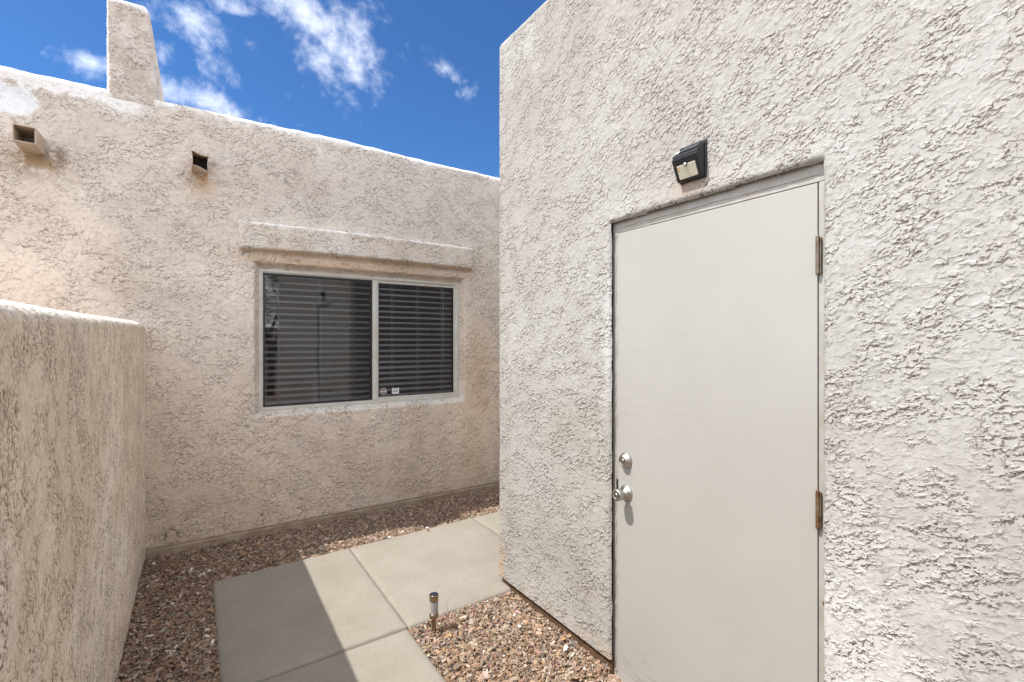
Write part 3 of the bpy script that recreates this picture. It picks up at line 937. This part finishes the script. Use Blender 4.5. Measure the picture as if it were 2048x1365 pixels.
tz = (Pp[..., 2] - 3.10) / .58
fx_ = Pp[..., 0] / .258; fy_ = Pp[..., 1] / .80
wid = .258 - .046 * np.clip(tz, -.2, 1.1)
dep = np.interp(tz, [-.3, 0, .345, .69, 1.0, 1.1], [.95, .75, .48, .25, .10, .08])
Pp[..., 0] = -.474 + fx_ * (wid + .075 * fy_ * dep)
Pp[..., 1] = BY - .003 + fy_ * dep
np1 = fbm(Up * 8, Vp * 8, 501, 4, .6)
tP = np.broadcast_to(np.array([.54, .48, .43]), Up.shape + (3,)).copy()
tP = lerp(tP, np.array([.63, .59, .55]), ss(.45, .6, np1) * .6)
tP = lerp(tP, np.array([.36, .31, .27]), ss(.55, .7, fbm(Up * 20, Vp * 20, 505, 4, .6)) * .4)
tP = lerp(tP, np.array([.84, .85, .86]), ss(3.662, 3.680, Pp[..., 2] + .03 * (np1 - .5)))
tP = lerp(tP, np.array([.84, .84, .84]), ss(.05, -.01, fx_ + .05 * (np1 - .5)) * .8)
grid_mesh('stub_wall', Pp, M_STB, HS, None, np.clip(tP * 1.12, 0, .88))
bm = bmesh.new()
ring = [bm.verts.new(Pp[i, -1]) for i in range(0, Pp.shape[0] - 1, 3)]
bm.faces.new(ring); bm_obj('coping', bm, M_ROOF, HS)

# roof scuppers: folded metal spouts
def scupper(x0, w, z0, h, out_, bend, label):
    bm = bmesh.new(); t = .0045; n = 6; seg = 6
    yb = 4.10; yf = BY - out_
    def ring(y, k, inner):
        pts = []
        for side in range(4):
            for i in range(n):
                f = i / n
                a = [(0, 0), (1, 0), (1, 1), (0, 1)][side]; b = [(1, 0), (1, 1), (0, 1), (0, 0)][side]
                px = a[0] + (b[0]-a[0]) * f; pz = a[1] + (b[1]-a[1]) * f
                tt = t if inner else 0
                x_ = x0 + tt + px * (w - 2*tt); z_ = z0 + tt + pz * (h - 2*tt)
                bl = bend * k * k
                x_ += bl * .003 * math.sin(pz * math.pi * 1.3) * (1 if px < .5 else -1)
                z_ += bl * (-.019 * px + .005 * math.sin(px * 5 + pz * 2))
                pts.append(bm.verts.new((x_, y + .006 * bend * k * math.sin(px * 3 + pz * 4), z_)))
        return pts
    O = [ring(yb + (yf - yb) * i / seg, max(0, (i / seg - .35) / .65), False) for i in range(seg + 1)]
    I = [ring(yb + (yf - yb) * i / seg, max(0, (i / seg - .35) / .65), True) for i in range(seg + 1)]
    m = len(O[0])
    for i in range(seg):
        for k in range(m):
            bm.faces.new((O[i][k], O[i][(k+1) % m], O[i+1][(k+1) % m], O[i+1][k]))
            bm.faces.new((I[i][k], I[i+1][k], I[i+1][(k+1) % m], I[i][(k+1) % m]))
    for k in range(m):
        bm.faces.new((O[-1][k], O[-1][(k+1) % m], I[-1][(k+1) % m], I[-1][k]))
    o = bm_obj('scupper', bm, M_PUTTY, HS)
    o['label'] = label
    # dark plate across the throat stands in for the shade inside
    ty = 4.06 if bend < .5 else 3.955
    boxo('scupper_throat_shade', (x0 + .0075, x0 + w - .0075, ty, ty + .01, z0 + .006, z0 + h - .006), M_DARK, HS)
scupper(-.862, .096, EYE + 1.140, .096, .205, .12, 'square straight scupper left of the stub wall')
scupper(-.018, .097, EYE + 1.183, .097, .165, 1.0, 'bent scupper with a crumpled rim above the garden wall')

# ---- window
FY = 4.078
wx0, wx1, wz0, wz1 = .4085, 2.0960, EYE - .5335, EYE + .5490
bm = bmesh.new()
def ringframe(bm, x0, x1, z0, z1, w, y0, y1, mi=0):
    box(bm, x0, x1, y0, y1, z0, z0 + w, mi); box(bm, x0, x1, y0, y1, z1 - w, z1, mi)
    box(bm, x0, x0 + w, y0, y1, z0 + w, z1 - w, mi); box(bm, x1 - w, x1, y0, y1, z0 + w, z1 - w, mi)
ringframe(bm, wx0, wx1, wz0, wz1, .016, FY, FY + .06)
ringframe(bm, wx0 + .014, wx1 - .014, wz0 + .014, wz1 - .014, .012, FY + .010, FY + .055)
WN = bm_obj('window', bm, M_WIN, HS, .0015, 2)
PAR[WN.name] = Matrix.Identity(4)
# meeting stile X position: pixels 735..748
mx0, mx1 = 1.262, 1.325
boxo('mullion', (mx0 + .012, mx1 - .012, FY + .004, FY + .05, wz0 + .022, wz1 - .022), M_WIN, WN, .002)
bm = bmesh.new(); ringframe(bm, mx1 - .016, wx1 - .024, wz0 + .025, wz1 - .025, .020, FY + .016, FY + .048)
bm_obj('sash', bm, M_WIN, WN, .002)
bm = bmesh.new(); ringframe(bm, wx0 + .027, mx0 + .010, wz0 + .027, wz1 - .027, .013, FY + .014, FY + .044)
bm_obj('gasket', bm, M_SCREEN_FR, WN, .001)
bm = bmesh.new(); ringframe(bm, mx1 + .004, wx1 - .044, wz0 + .044, wz1 - .044, .005, FY + .020, FY + .044)
bm_obj('gasket', bm, M_SCREEN_FR, WN)
boxo('pane', (wx0 + .03, mx0 + .008, FY + .028, FY + .031, wz0 + .03, wz1 - .03), M_GLASS, WN)
boxo('pane', (mx1 + .003, wx1 - .043, FY + .034, FY + .037, wz0 + .043, wz1 - .043), M_GLASS, WN)
boxo('insect_screen', (wx0 + .032, mx0 + .004, FY + .040, FY + .0405, wz0 + .032, wz1 - .032), M_SCREEN, WN)
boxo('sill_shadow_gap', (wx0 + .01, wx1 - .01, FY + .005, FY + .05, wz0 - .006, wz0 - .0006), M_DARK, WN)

def text_faces(bm, txt, size, fn, mi, bold=0):
    cu = bpy.data.curves.new('lettering', 'FONT'); cu.body = txt; cu.size = size
    cu.align_x = 'CENTER'; cu.align_y = 'CENTER'; cu.offset = bold
    ob = bpy.data.objects.new('lettering', cu)
    COL.objects.link(ob)
    dg = bpy.context.evaluated_depsgraph_get()
    me = bpy.data.meshes.new_from_object(ob.evaluated_get(dg))
    bpy.data.objects.remove(ob)
    vs = [bm.verts.new(fn(v.co.x, v.co.y)) for v in me.vertices]
    for p in me.polygons:
        try:
            f = bm.faces.new([vs[i] for i in p.vertices]); f.material_index = mi
        except ValueError:
            pass
    bpy.data.meshes.remove(me)
M_MAROON = flat('sticker_maroon', (.20, .03, .06)); M_STW = flat('sticker_white', (.74, .74, .72)); M_INK = flat('sticker_ink', (.05, .055, .06))
# octagonal security sticker
def sticker(kind, cx, cz):
    yy = FY + .0325
    bm = bmesh.new()
    def f2(o): return lambda a, b: (cx + a, yy - o, cz + b)
    if kind == 'oct':
        r = .0315
        oc = [(r * math.cos(R(22.5 + 45 * i)), r * math.sin(R(22.5 + 45 * i))) for i in range(8)]
        prism(bm, oc, lambda a, b, d: (cx + a, yy - d, cz + b), 0, .0004, 0)
        r2 = .0275
        oc2 = [(r2 * math.cos(R(22.5 + 45 * i)), r2 * math.sin(R(22.5 + 45 * i))) for i in range(8)]
        bm.faces.new([bm.verts.new((cx + a, yy - .0007, cz + b)) for a, b in oc2]).material_index = 1
        bm.faces.new([bm.verts.new((cx + a, yy - .0010, cz + b)) for a, b in ((-.0265, -.0085), (.0265, -.0085), (.0265, .0085), (-.0265, .0085))]).material_index = 0
        text_faces(bm, 'CPSI', .0185, f2(.0014), 2, .0003)
        bm.faces.new([bm.verts.new((cx + a, yy - .0010, cz + b)) for a, b in ((-.016, .0165), (.016, .0165), (.016, .0185), (-.016, .0185))]).material_index = 0
        bm.faces.new([bm.verts.new((cx + a, yy - .0010, cz + b)) for a, b in ((-.012, -.0185), (.012, -.0185), (.012, -.0165), (-.012, -.0165))]).material_index = 0
        mats = [M_STW, M_MAROON, M_INK]
    else:
        w, h, r = .0315, .0290, .008
        pts = []
        for (ax, az, a0) in ((w - r, h - r, 0), (-w + r, h - r, 90), (-w + r, -h + r, 180), (w - r, -h + r, 270)):
            for i in range(5):
                a = R(a0 + 22.5 * i); pts.append((ax + r * math.cos(a), az + r * math.sin(a)))
        prism(bm, pts, lambda a, b, d: (cx + a, yy - d, cz + b), 0, .0004, 0)
        bm.faces.new([bm.verts.new((cx + a, yy - .0007, cz + b)) for a, b in ((-.026, .0205), (.026, .0205), (.022, .0285), (-.022, .0285))]).material_index = 2
        text_faces(bm, 'arlo', .030, f2(.0012), 2, .0002)
        mats = [M_STW, M_MAROON, M_INK]
    for f in bm.faces:
        f.normal_update()
    me = bpy.data.meshes.new('sticker'); bm.to_mesh(me); bm.free()
    for m_ in mats: me.materials.append(m_)
    o = adopt(bpy.data.objects.new('sticker', me), WN)
    return o
_s = sticker('oct', 1.377, EYE - .4405); _s['label'] = 'maroon octagonal security sticker'
_s = sticker('sq', 1.488, EYE - .4410); _s['label'] = 'white rounded square sticker'

# ---- blind hanging inside
BL = empty('window_blind', (1.25, 4.19, wz0), 'white horizontal slat blind with open slats hanging behind the window glass', 'window blind')
bY = 4.158
sl0 = None
NSL = 21
for i in range(NSL):
    z = wz0 + .050 + i * .0497
    if sl0 is None:
        bm = bmesh.new(); nn = 6
        prof = []
        for k in range(nn + 1):
            s_ = -1 + 2 * k / nn
            prof.append((s_ * .0185, .0018 * (1 - s_ * s_)))
        poly = [(a, b + .0012) for a, b in prof] + [(a, b - .0012) for a, b in prof[::-1]]
        tilt = R(27)
        poly = [(a * math.cos(tilt) - b * math.sin(tilt), a * math.sin(tilt) + b * math.cos(tilt)) for a, b in poly]
        prism(bm, poly, lambda a, b, d: (d, a, b), -.815, .815)
        bmesh.ops.recalc_face_normals(bm, faces=list(bm.faces))
        me = bpy.data.meshes.new('slat'); bm.to_mesh(me); bm.free(); me.materials.append(M_BLIND)
        sl0 = bpy.data.objects.new('slat', me); COL.objects.link(sl0); sl0.parent = BL
        o = sl0
    else:
        o = sl0.copy(); COL.objects.link(o); o.parent = BL
    o.location = (0 + random.uniform(-.001, .001), bY - 4.19, z - wz0 + random.uniform(-.0006, .0006))
    o.rotation_euler = (random.uniform(-.03, .03), random.uniform(-.0008, .0008), 0)
bm = bmesh.new(); box(bm, -.82, .82, -.045, .015, 1.07, 1.12); o = bm_obj('head_rail', bm, M_BLIND); o.parent = BL
bm = bmesh.new(); box(bm, -.815, .815, -.04, .010, .012, .024); o = bm_obj('bottom_rail', bm, M_BLIND); o.parent = BL
for cx in (-.70, -.39, -.11, .23, .47, .72):
    for dy in (-.041, .012):
        bm = bmesh.new(); tube(bm, [(cx, dy, .02), (cx + .001, dy, .5), (cx, dy, 1.08)], .0016, 6)
        o = bm_obj('ladder_cord', bm, M_BLIND); o.parent = BL
bm = bmesh.new(); tube(bm, [(.715, -.052, .36), (.712, -.053, 1.05)], .0035, 8); o = bm_obj('tilt_wand', bm, M_BLIND); o.parent = BL

# ---------------------------------------------------------------- C. garden wall (left)
ys = [];  y = -2.2
while y < 4.02:
    ys.append(y); y += .05 if y < .5 else (.0052 + .0012 * y)
ys.append(4.03); ys = np.array(ys)
puG = np.stack([np.interp(ys, [-2.2, 1.0, 2.2, 3.0, 4.03], [-.29, -.285, -.281, -.280, -.276]), ys], -1)
nuG = np.stack([np.ones_like(ys), np.zeros_like(ys)], -1)
rg = []
for z in np.arange(-.04, 1.50, .0040): rg.append((0, z, 1, 0))
RG = .07
for i in range(20):
    a = math.pi / 2 * i / 19
    rg.append((RG * (1 - math.cos(a)), 1.50 + .045 * math.sin(a), math.cos(a), math.sin(a)))
for i in range(1, 5): rg.append((RG + .06 * i / 4, 1.545, 0, 1))
for i in range(1, 12):
    a = math.pi / 2 * i / 11
    rg.append((RG + .06 + RG * math.sin(a), 1.50 + .045 * math.cos(a), -math.sin(a), math.cos(a)))
for z in np.arange(1.48, -.05, -.08): rg.append((2 * RG + .06, z, -1, 0))
rg = np.array(rg)
def dG(U, V):
    h = stucco(U + 3, V, 15, 1.0, .6)
    h = h + .016 * (fbm(U * 1.4, V * 1.4, 95, 2) - .5)
    return h * ss(1.62, 1.50, V) + h * .45 * ss(1.50, 1.62, V)
PG, UG, VG = wall_field(puG, nuG, ys, rg, dG)
crest = np.interp(ys, [-2.2, 1.2, 1.6, 2.2, 3.2, 3.93, 3.985, 4.02, 4.04], [0, 0, .004, .014, .032, .043, .030, .000, -.04])
PG[..., 2] += crest[:, None] * ss(1.2, 1.5, PG[..., 2])
ng = fbm(UG * 2, VG * 2, 231, 4, .6); ng3 = fbm(UG * 18, VG * 18, 232, 4, .6)
tG = np.broadcast_to(BASE_G, UG.shape + (3,)).copy()
tG = lerp(tG, np.array([.64, .58, .50]), ss(.45, .65, ng) * .6)
tG = lerp(tG, np.array([.50, .40, .30]), ss(.5, .7, fbm(UG * 5, VG * 5, 233, 4)) * .12)
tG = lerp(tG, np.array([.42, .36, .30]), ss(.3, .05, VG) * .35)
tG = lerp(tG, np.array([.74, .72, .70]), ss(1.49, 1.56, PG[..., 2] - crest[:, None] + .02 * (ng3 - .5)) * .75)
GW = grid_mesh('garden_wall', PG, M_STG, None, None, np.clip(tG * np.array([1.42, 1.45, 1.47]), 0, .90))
tag(GW, 'low cream stucco garden wall with a rounded top along the left edge', 'wall')

# ================================================================== GRAVEL
def in_box(x, y, b): return (x > b[0]) & (x < b[1]) & (y > b[2]) & (y < b[3])
rng = np.random.default_rng(5)
pts = []
def scatter(x0, x1, y0, y1, dens):
    n = int((x1 - x0) * (y1 - y0) * dens)
    pts.append(np.stack([rng.uniform(x0, x1, n), rng.uniform(y0, y1, n)], -1))
scatter(-.30, .105, .7, 4.03, 17000)
scatter(.105, 4.2, 3.37, 4.04, 17000)
scatter(.87, 1.56, .9, 2.35, 17000)
scatter(-.3, 1.56, -1.2, .7, 3500)
pts = np.concatenate(pts)
x, y = pts.T
sk = lambda x: 3.400 + .029 * (x - .09)
j = .012 * (fbm(x * 22, y * 22, 601, 3) - .5) * 2
inpath = (in_box(x, y, (.093, 4, 0, 9)) & (y > 2.303 + j) & (y < sk(x) - .002 + j * .8)) | in_box(x + j * .6, y, (.090, .890, -1.2, 2.32))
gap = x > .95
inpath &= ~((y < 2.318 + .0 * x + j) & gap & (y > 2.2))
spill = rng.random(len(x)) < .0016
ok = ~inpath | (spill & (x < 1.6) & ((x < .13) | (y > 3.38) | ((x > .84) & (y < 2.36))))
# small tongue of gravel lying over the broken left edge of the path
tongue = in_box(x, y, (.08, .118, 2.42, 2.66)) & (rng.random(len(x)) < .85)
inside = ok & (x > -.30) & ~((x > 1.47) & (y < 1.53))
x, y = x[inside], y[inside]
onp = inpath[inside]
n = len(x)
print('gravel stones', n)
z = rng.uniform(-.014, .006, n) + .006 * (fbm(x * 6, y * 6, 605, 2) - .5)
z = np.where(onp, .016, z)
size = np.clip(rng.lognormal(math.log(.0060), .42, n), .0024, .019)
scl = np.stack([size * rng.uniform(.9, 1.65, n), size * rng.uniform(.7, 1.1, n), size * rng.uniform(.42, .8, n)], -1)
rot = np.stack([rng.normal(0, .45, n), rng.normal(0, .45, n), rng.uniform(0, 6.28, n)], -1)
pal = np.array([[.46, .33, .24], [.40, .27, .19], [.52, .40, .30], [.34, .21, .15], [.55, .46, .38], [.44, .26, .16], [.30, .22, .18], [.60, .52, .45], [.48, .36, .32], [.38, .33, .30], [.62, .40, .22]])
pw = np.array([.18, .15, .15, .10, .10, .07, .07, .05, .07, .04, .02]); pw /= pw.sum()
col = .70 * pal[rng.choice(len(pal), n, p=pw)] * rng.uniform(.55, 1.25, (n, 1)) * np.array([.99, .985, .955]) * rng.uniform(.95, 1.05, (n, 3))
# a few quartz-white stones, one big one by the wall foot
wh = rng.random(n) < .012
col[wh] = np.array([.72, .71, .68]) * rng.uniform(.85, 1.05, (wh.sum(), 1))
x = np.append(x, [1.458, 1.372]); y = np.append(y, [1.735, 2.00]); z = np.append(z, [.012, .010])
scl = np.concatenate([scl, [[.019, .014, .010], [.012, .010, .008]]]); rot = np.concatenate([rot, [[.1, .1, .6], [0, 0, 2]]])
col = np.concatenate([col, [[.78, .78, .75], [.75, .74, .7]]])
n = len(x)
me = bpy.data.meshes.new('gravel')
me.vertices.add(n); me.vertices.foreach_set('co', np.stack([x, y, z], -1).astype(np.float32).ravel())
for nm, ty, arr in (('scl', 'FLOAT_VECTOR', scl), ('rot', 'FLOAT_VECTOR', rot)):
    a = me.attributes.new(nm, ty, 'POINT'); a.data.foreach_set('vector', arr.astype(np.float32).ravel())
a = me.attributes.new('tint', 'FLOAT_COLOR', 'POINT'); a.data.foreach_set('color', np.concatenate([col, np.ones((n, 1))], 1).astype(np.float32).ravel())
a = me.attributes.new('pick', 'INT', 'POINT'); a.data.foreach_set('value', rng.integers(0, 6, n).astype(np.int32))
me.materials.append(M_STONE)
gr = bpy.data.objects.new('gravel', me); COL.objects.link(gr); tag(gr, 'crushed brown and pink gravel covering the beds around the path', 'gravel', kind='stuff')
ng_ = bpy.data.node_groups.new('stones', 'GeometryNodeTree')
ng_.interface.new_socket('Geometry', in_out='INPUT', socket_type='NodeSocketGeometry')
ng_.interface.new_socket('Geometry', in_out='OUTPUT', socket_type='NodeSocketGeometry')
q = ng_.nodes; lk = ng_.links
gi = q.new('NodeGroupInput'); go = q.new('NodeGroupOutput')
join = q.new('GeometryNodeJoinGeometry')
posn = q.new('GeometryNodeInputPosition')
for k in range(6):
    ico = q.new('GeometryNodeMeshIcoSphere'); ico.inputs['Subdivisions'].default_value = 2; ico.inputs['Radius'].default_value = 1
    no = q.new('ShaderNodeTexNoise'); no.noise_dimensions = '4D'; no.inputs['W'].default_value = k * 7.7 + 1; no.inputs['Scale'].default_value = .95; no.inputs['Detail'].default_value = 1
    lk.new(posn.outputs[0], no.inputs['Vector'])
    sub = q.new('ShaderNodeVectorMath'); sub.operation = 'SUBTRACT'; sub.inputs[1].default_value = (.5, .5, .5)
    lk.new(no.outputs['Color'], sub.inputs[0])
    sc_ = q.new('ShaderNodeVectorMath'); sc_.operation = 'SCALE'; sc_.inputs['Scale'].default_value = 1.9
    lk.new(sub.outputs[0], sc_.inputs[0])
    # clip to angular faces: snap the position by a box clamp after displacement
    sp_ = q.new('GeometryNodeSetPosition'); lk.new(ico.outputs[0], sp_.inputs['Geometry']); lk.new(sc_.outputs[0], sp_.inputs['Offset'])
    mn = q.new('ShaderNodeVectorMath'); mn.operation = 'MINIMUM'; mn.inputs[1].default_value = (.85 + .05 * k, .62, .60)
    mxn = q.new('ShaderNodeVectorMath'); mxn.operation = 'MAXIMUM'; mxn.inputs[1].default_value = (-.9, -.66, -.6)
    lk.new(posn.outputs[0], mn.inputs[0]); lk.new(mn.outputs[0], mxn.inputs[0])
    sp2 = q.new('GeometryNodeSetPosition'); lk.new(sp_.outputs[0], sp2.inputs['Geometry']); lk.new(mxn.outputs[0], sp2.inputs['Position'])
    sh = q.new('GeometryNodeSetShadeSmooth'); sh.inputs['Shade Smooth'].default_value = False
    lk.new(sp2.outputs[0], sh.inputs[0])
    g2i = q.new('GeometryNodeGeometryToInstance'); lk.new(sh.outputs[0], g2i.inputs[0])
    lk.new(g2i.outputs[0], join.inputs[0])
m2p = q.new('GeometryNodeMeshToPoints'); lk.new(gi.outputs[0], m2p.inputs[0])
iop = q.new('GeometryNodeInstanceOnPoints')
lk.new(m2p.outputs[0], iop.inputs['Points']); lk.new(join.outputs[0], iop.inputs['Instance'])
iop.inputs['Pick Instance'].default_value = True
def attr(nm, dt):
    a = q.new('GeometryNodeInputNamedAttribute'); a.data_type = dt; a.inputs['Name'].default_value = nm
    return a.outputs['Attribute']
lk.new(attr('pick', 'INT'), iop.inputs['Instance Index'])
e2r = q.new('FunctionNodeEulerToRotation'); lk.new(attr('rot', 'FLOAT_VECTOR'), e2r.inputs[0]); lk.new(e2r.outputs[0], iop.inputs['Rotation'])
lk.new(attr('scl', 'FLOAT_VECTOR'), iop.inputs['Scale'])
sm = q.new('GeometryNodeSetMaterial'); sm.inputs['Material'].default_value = M_STONE
lk.new(iop.outputs[0], sm.inputs[0]); lk.new(sm.outputs[0], go.inputs[0])
md = gr.modifiers.new('stones', 'NODES'); md.node_group = ng_

# ================================================================== SMALL THINGS
# ---- solar wall light over the door
WL = empty('wall_light', (AX, 1.091, EYE + .65), 'black solar security light with a cream lens above the beige door', 'wall light')
y0, y1 = 1.036, 1.146
xw = AX - .001
bm = bmesh.new(); box(bm, xw - .006, xw + .008, y0, y1, EYE + .587, EYE + .722)
bm_obj('back_plate', bm, M_BLACK, WL, .002)
prof = [(xw - .006, EYE + .714), (xw - .050, EYE + .682), (xw - .0545, EYE + .676), (xw - .053, EYE + .664), (xw - .020, EYE + .592), (xw - .006, EYE + .588)]
bm = bmesh.new(); prism(bm, prof, lambda a, b, d: (a, d, b), y0 + .004, y1 - .004)
bm_obj('housing', bm, M_BLACK, WL, .002)
# solar panel on the sloping top
ta = Vector((xw - .010, 0, EYE + .7125)); tb = Vector((xw - .047, 0, EYE + .6860)); nrm = Vector((-(ta.z - tb.z), 0, ta.x - tb.x)).normalized()
def slopebox(name, f0, f1, ya, yb, h0, h1, mat, A=ta, B=tb, nn=nrm, bev=.0006):
    bm = bmesh.new()
    p0 = A.lerp(B, f0); p1 = A.lerp(B, f1)
    poly = [p0 + nn * h0, p1 + nn * h0, p1 + nn * h1, p0 + nn * h1]
    prism(bm, [(p.x, p.z) for p in poly], lambda a, b, d: (a, d, b), ya, yb)
    return bm_obj(name, bm, mat, WL, bev, 1)
slopebox('solar_panel', .04, .96, y0 + .012, y1 - .026, -.001, .0028, M_SOLAR)
slopebox('rating_label', .62, .95, y1 - .024, y1 - .006, -.001, .0026, M_STW)
# front face: lens, rim
fa = Vector((xw - .0530, 0, EYE + .6640)); fb = Vector((xw - .0200, 0, EYE + .5920)); fnm = Vector((fa.z - fb.z, 0, -(fa.x - fb.x))); fnm = Vector((-(fa.z - fb.z), 0, -(fb.x - fa.x))).normalized()
slopebox('lens_rim', -.02, 1.03, y0 + .002, y1 - .002, -.004, .0030, M_BLACK, fa, fb, fnm, .0015)
slopebox('lens', .30, .93, y0 + .016, y1 - .016, .0, .0048, M_LENS, fa, fb, fnm, .0015)
c0 = fa.lerp(fb, .31) + fnm * .0035
def disc(name, c, n_, r, h, mat, yc, dome=False):
    bm = bmesh.new()
    pr = [(r, 0), (r, h)] + ([(r * math.cos(R(a)), h + r * .6 * math.sin(R(a))) for a in (20, 40, 60, 80)] if dome else [])
    lathe(bm, pr, (0, 0, 0), 'Z', 20)
    rotm = Vector(n_).to_track_quat('Z', 'Y').to_matrix().to_4x4()
    bmesh.ops.transform(bm, matrix=Matrix.Translation((c.x, yc, c.z)) @ rotm, verts=list(bm.verts))
    return bm_obj(name, bm, mat, WL)
disc('sensor_ring', c0, fnm, .0082, .0028, M_BLACK, (y0 + y1) / 2)
disc('sensor', c0 + fnm * .0022, fnm, .0058, .001, M_STW, (y0 + y1) / 2, True)
lathe_obj('screw', [(.002, 0), (.002, .0012)], (xw - .004, y0 + .006, EYE + .7215), 'Z', M_NICKEL, WL, 10)
slopebox('amber_stain', .34, .58, y1 - .0245, y1 - .0180, .0, .00495, flat('amber_burn', (.55, .33, .10)), fa, fb, fnm, .0003)

# ---- stake light at the edge of the path
PLp = (1.004, 2.222, 0)
PL = empty('path_light', PLp, 'small bronze solar stake light standing in the gravel beside the path', 'path light')
tp = Matrix.Translation(PLp)
ox, oy = PLp[0], PLp[1]
H_ = .186
lathe_obj('stake', [(.0052, -.05), (.0105, -.01), (.0108, .060), (.0108, .064)], (ox, oy, 0), 'Z', M_CHROME, PL, 20)
lathe_obj('collar', [(.0115, .060), (.0180, .064), (.0225, .071), (.0228, .088), (.0222, .091), (.0200, .0915)], (ox, oy, 0), 'Z', M_CHROME, PL, 28)
prf = [(.0200, .0915)]
for i in range(7):
    z_ = .0925 + i * .0086
    prf += [(.0216, z_ + .001), (.0222, z_ + .0035), (.0212, z_ + .0062), (.0192, z_ + .0078)]
lathe_obj('lens', prf, (ox, oy, 0), 'Z', M_CLEAR, PL, 28)
lathe_obj('reflector', [(.0185, .0925), (.0170, .099), (.010, .102), (.004, .115), (.004, .150)], (ox, oy, 0), 'Z', M_NICKEL, PL, 24)
lathe_obj('cap', [(.0190, .1530), (.0226, .1540), (.0230, .1560), (.0230, .1800), (.0224, .1835), (.0205, .1850), (.0185, .1835)], (ox, oy, 0), 'Z', M_CHROME, PL, 32)
lathe_obj('solar_panel', [(.0183, .1820), (.0183, .1842)], (ox, oy, 0), 'Z', M_SOLAR, PL, 24)

# ---- hose tap on the house wall, half hidden behind the corner
HT = empty('hose_tap', (2.53, BY, .585), 'small metal hose tap on the house wall just behind the building corner', 'tap')
lathe_obj('pipe', [(.011, .03), (.011, -.055), (.015, -.056), (.015, -.066)], (2.535, BY, .585), 'Y', M_RUST, HT, 16)
bm = bmesh.new(); tube(bm, [(2.535, BY - .055, .585), (2.530, BY - .075, .570), (2.527, BY - .09, .545)], .011, 12)
bm_obj('spout', bm, M_RUST, HT)
bm = bmesh.new(); tube(bm, [(2.535, BY - .06, .59), (2.529, BY - .062, .635)], .004, 8)
tube(bm, [(2.520 + .022 * math.cos(a) + .008, BY - .062 + .022 * math.sin(a), .634) for a in np.linspace(0, 6.2, 14)], .0045, 6)
bm_obj('handle', bm, M_BLACK, HT)

# ---- dry curled stem standing in the gravel by the slab
bm = bmesh.new()
c_ = [(1.1365, 2.312, .0), (1.128, 2.318, .018), (1.124, 2.325, .036), (1.128, 2.330, .054), (1.138, 2.334, .068), (1.147, 2.336, .076)]
tube(bm, c_, [.0011, .0010, .0009, .0008, .0007, .0006], 6)
tw = bm_obj('dry_stem', bm, flat('dry_stem_brown', (.16, .13, .10), .8)); tag(tw, 'thin curled dry stem sticking up from gravel right of the stake light', 'dry stem')

# ---- tree and wall that stand behind the photographer (seen mirrored in the window)
TR = empty('desert_tree', (1.7, -6.2, 0), 'bushy olive tree standing behind the viewpoint, mirrored in the window', 'tree')
bm = bmesh.new()
tube(bm, [(1.7, -6.2, -.1), (1.72, -6.2, .8), (1.65, -6.15, 1.7)], [.11, .09, .06], 10)
for a in range(6):
    an = a * 1.05
    tube(bm, [(1.68, -6.18, 1.0 + .12 * a), (1.68 + .5 * math.cos(an), -6.18 + .5 * math.sin(an), 1.7 + .1 * a), (1.68 + 1.0 * math.cos(an), -6.18 + 1.0 * math.sin(an), 2.3 + .15 * a)], [.045, .03, .012], 7)
bm_obj('trunk', bm, M_BARK, TR)
bm = bmesh.new()
rr_ = random.Random(3)
cl = [(1.7 + rr_.uniform(-1.1, 1.1), -6.2 + rr_.uniform(-.9, .9), rr_.uniform(1.1, 4.3), rr_.uniform(.28, .55)) for _ in range(34)]
for (cx, cy, cz, cr) in cl:
    for _ in range(330):
        d = Vector((rr_.gauss(0, 1), rr_.gauss(0, 1), rr_.gauss(0, 1))).normalized() * cr * rr_.uniform(.5, 1.05)
        p = Vector((cx, cy, cz)) + d
        a = Vector((rr_.uniform(-1, 1), rr_.uniform(-1, 1), rr_.uniform(-1, 1))).normalized()
        b = a.cross(Vector((rr_.uniform(-1, 1), rr_.uniform(-1, 1), 1))).normalized()
        l_, w_ = rr_.uniform(.03, .055), rr_.uniform(.010, .018)
        bm.faces.new([bm.verts.new(q_) for q_ in (p - a * l_, p + b * w_, p + a * l_, p - b * w_)])
bm_obj('crown', bm, paint_mat('olive_leaf', (.075, .10, .045), .6, (.6, .65, .6), .0001, 9), TR)
BW = boxo('boundary_wall', (-9, 5, -9.2, -9.0, -.02, 1.9), bpy.data.materials['plain_stucco'], None, .01)
tag(BW, 'plain stucco boundary wall far behind the viewpoint beyond the tree', 'wall')
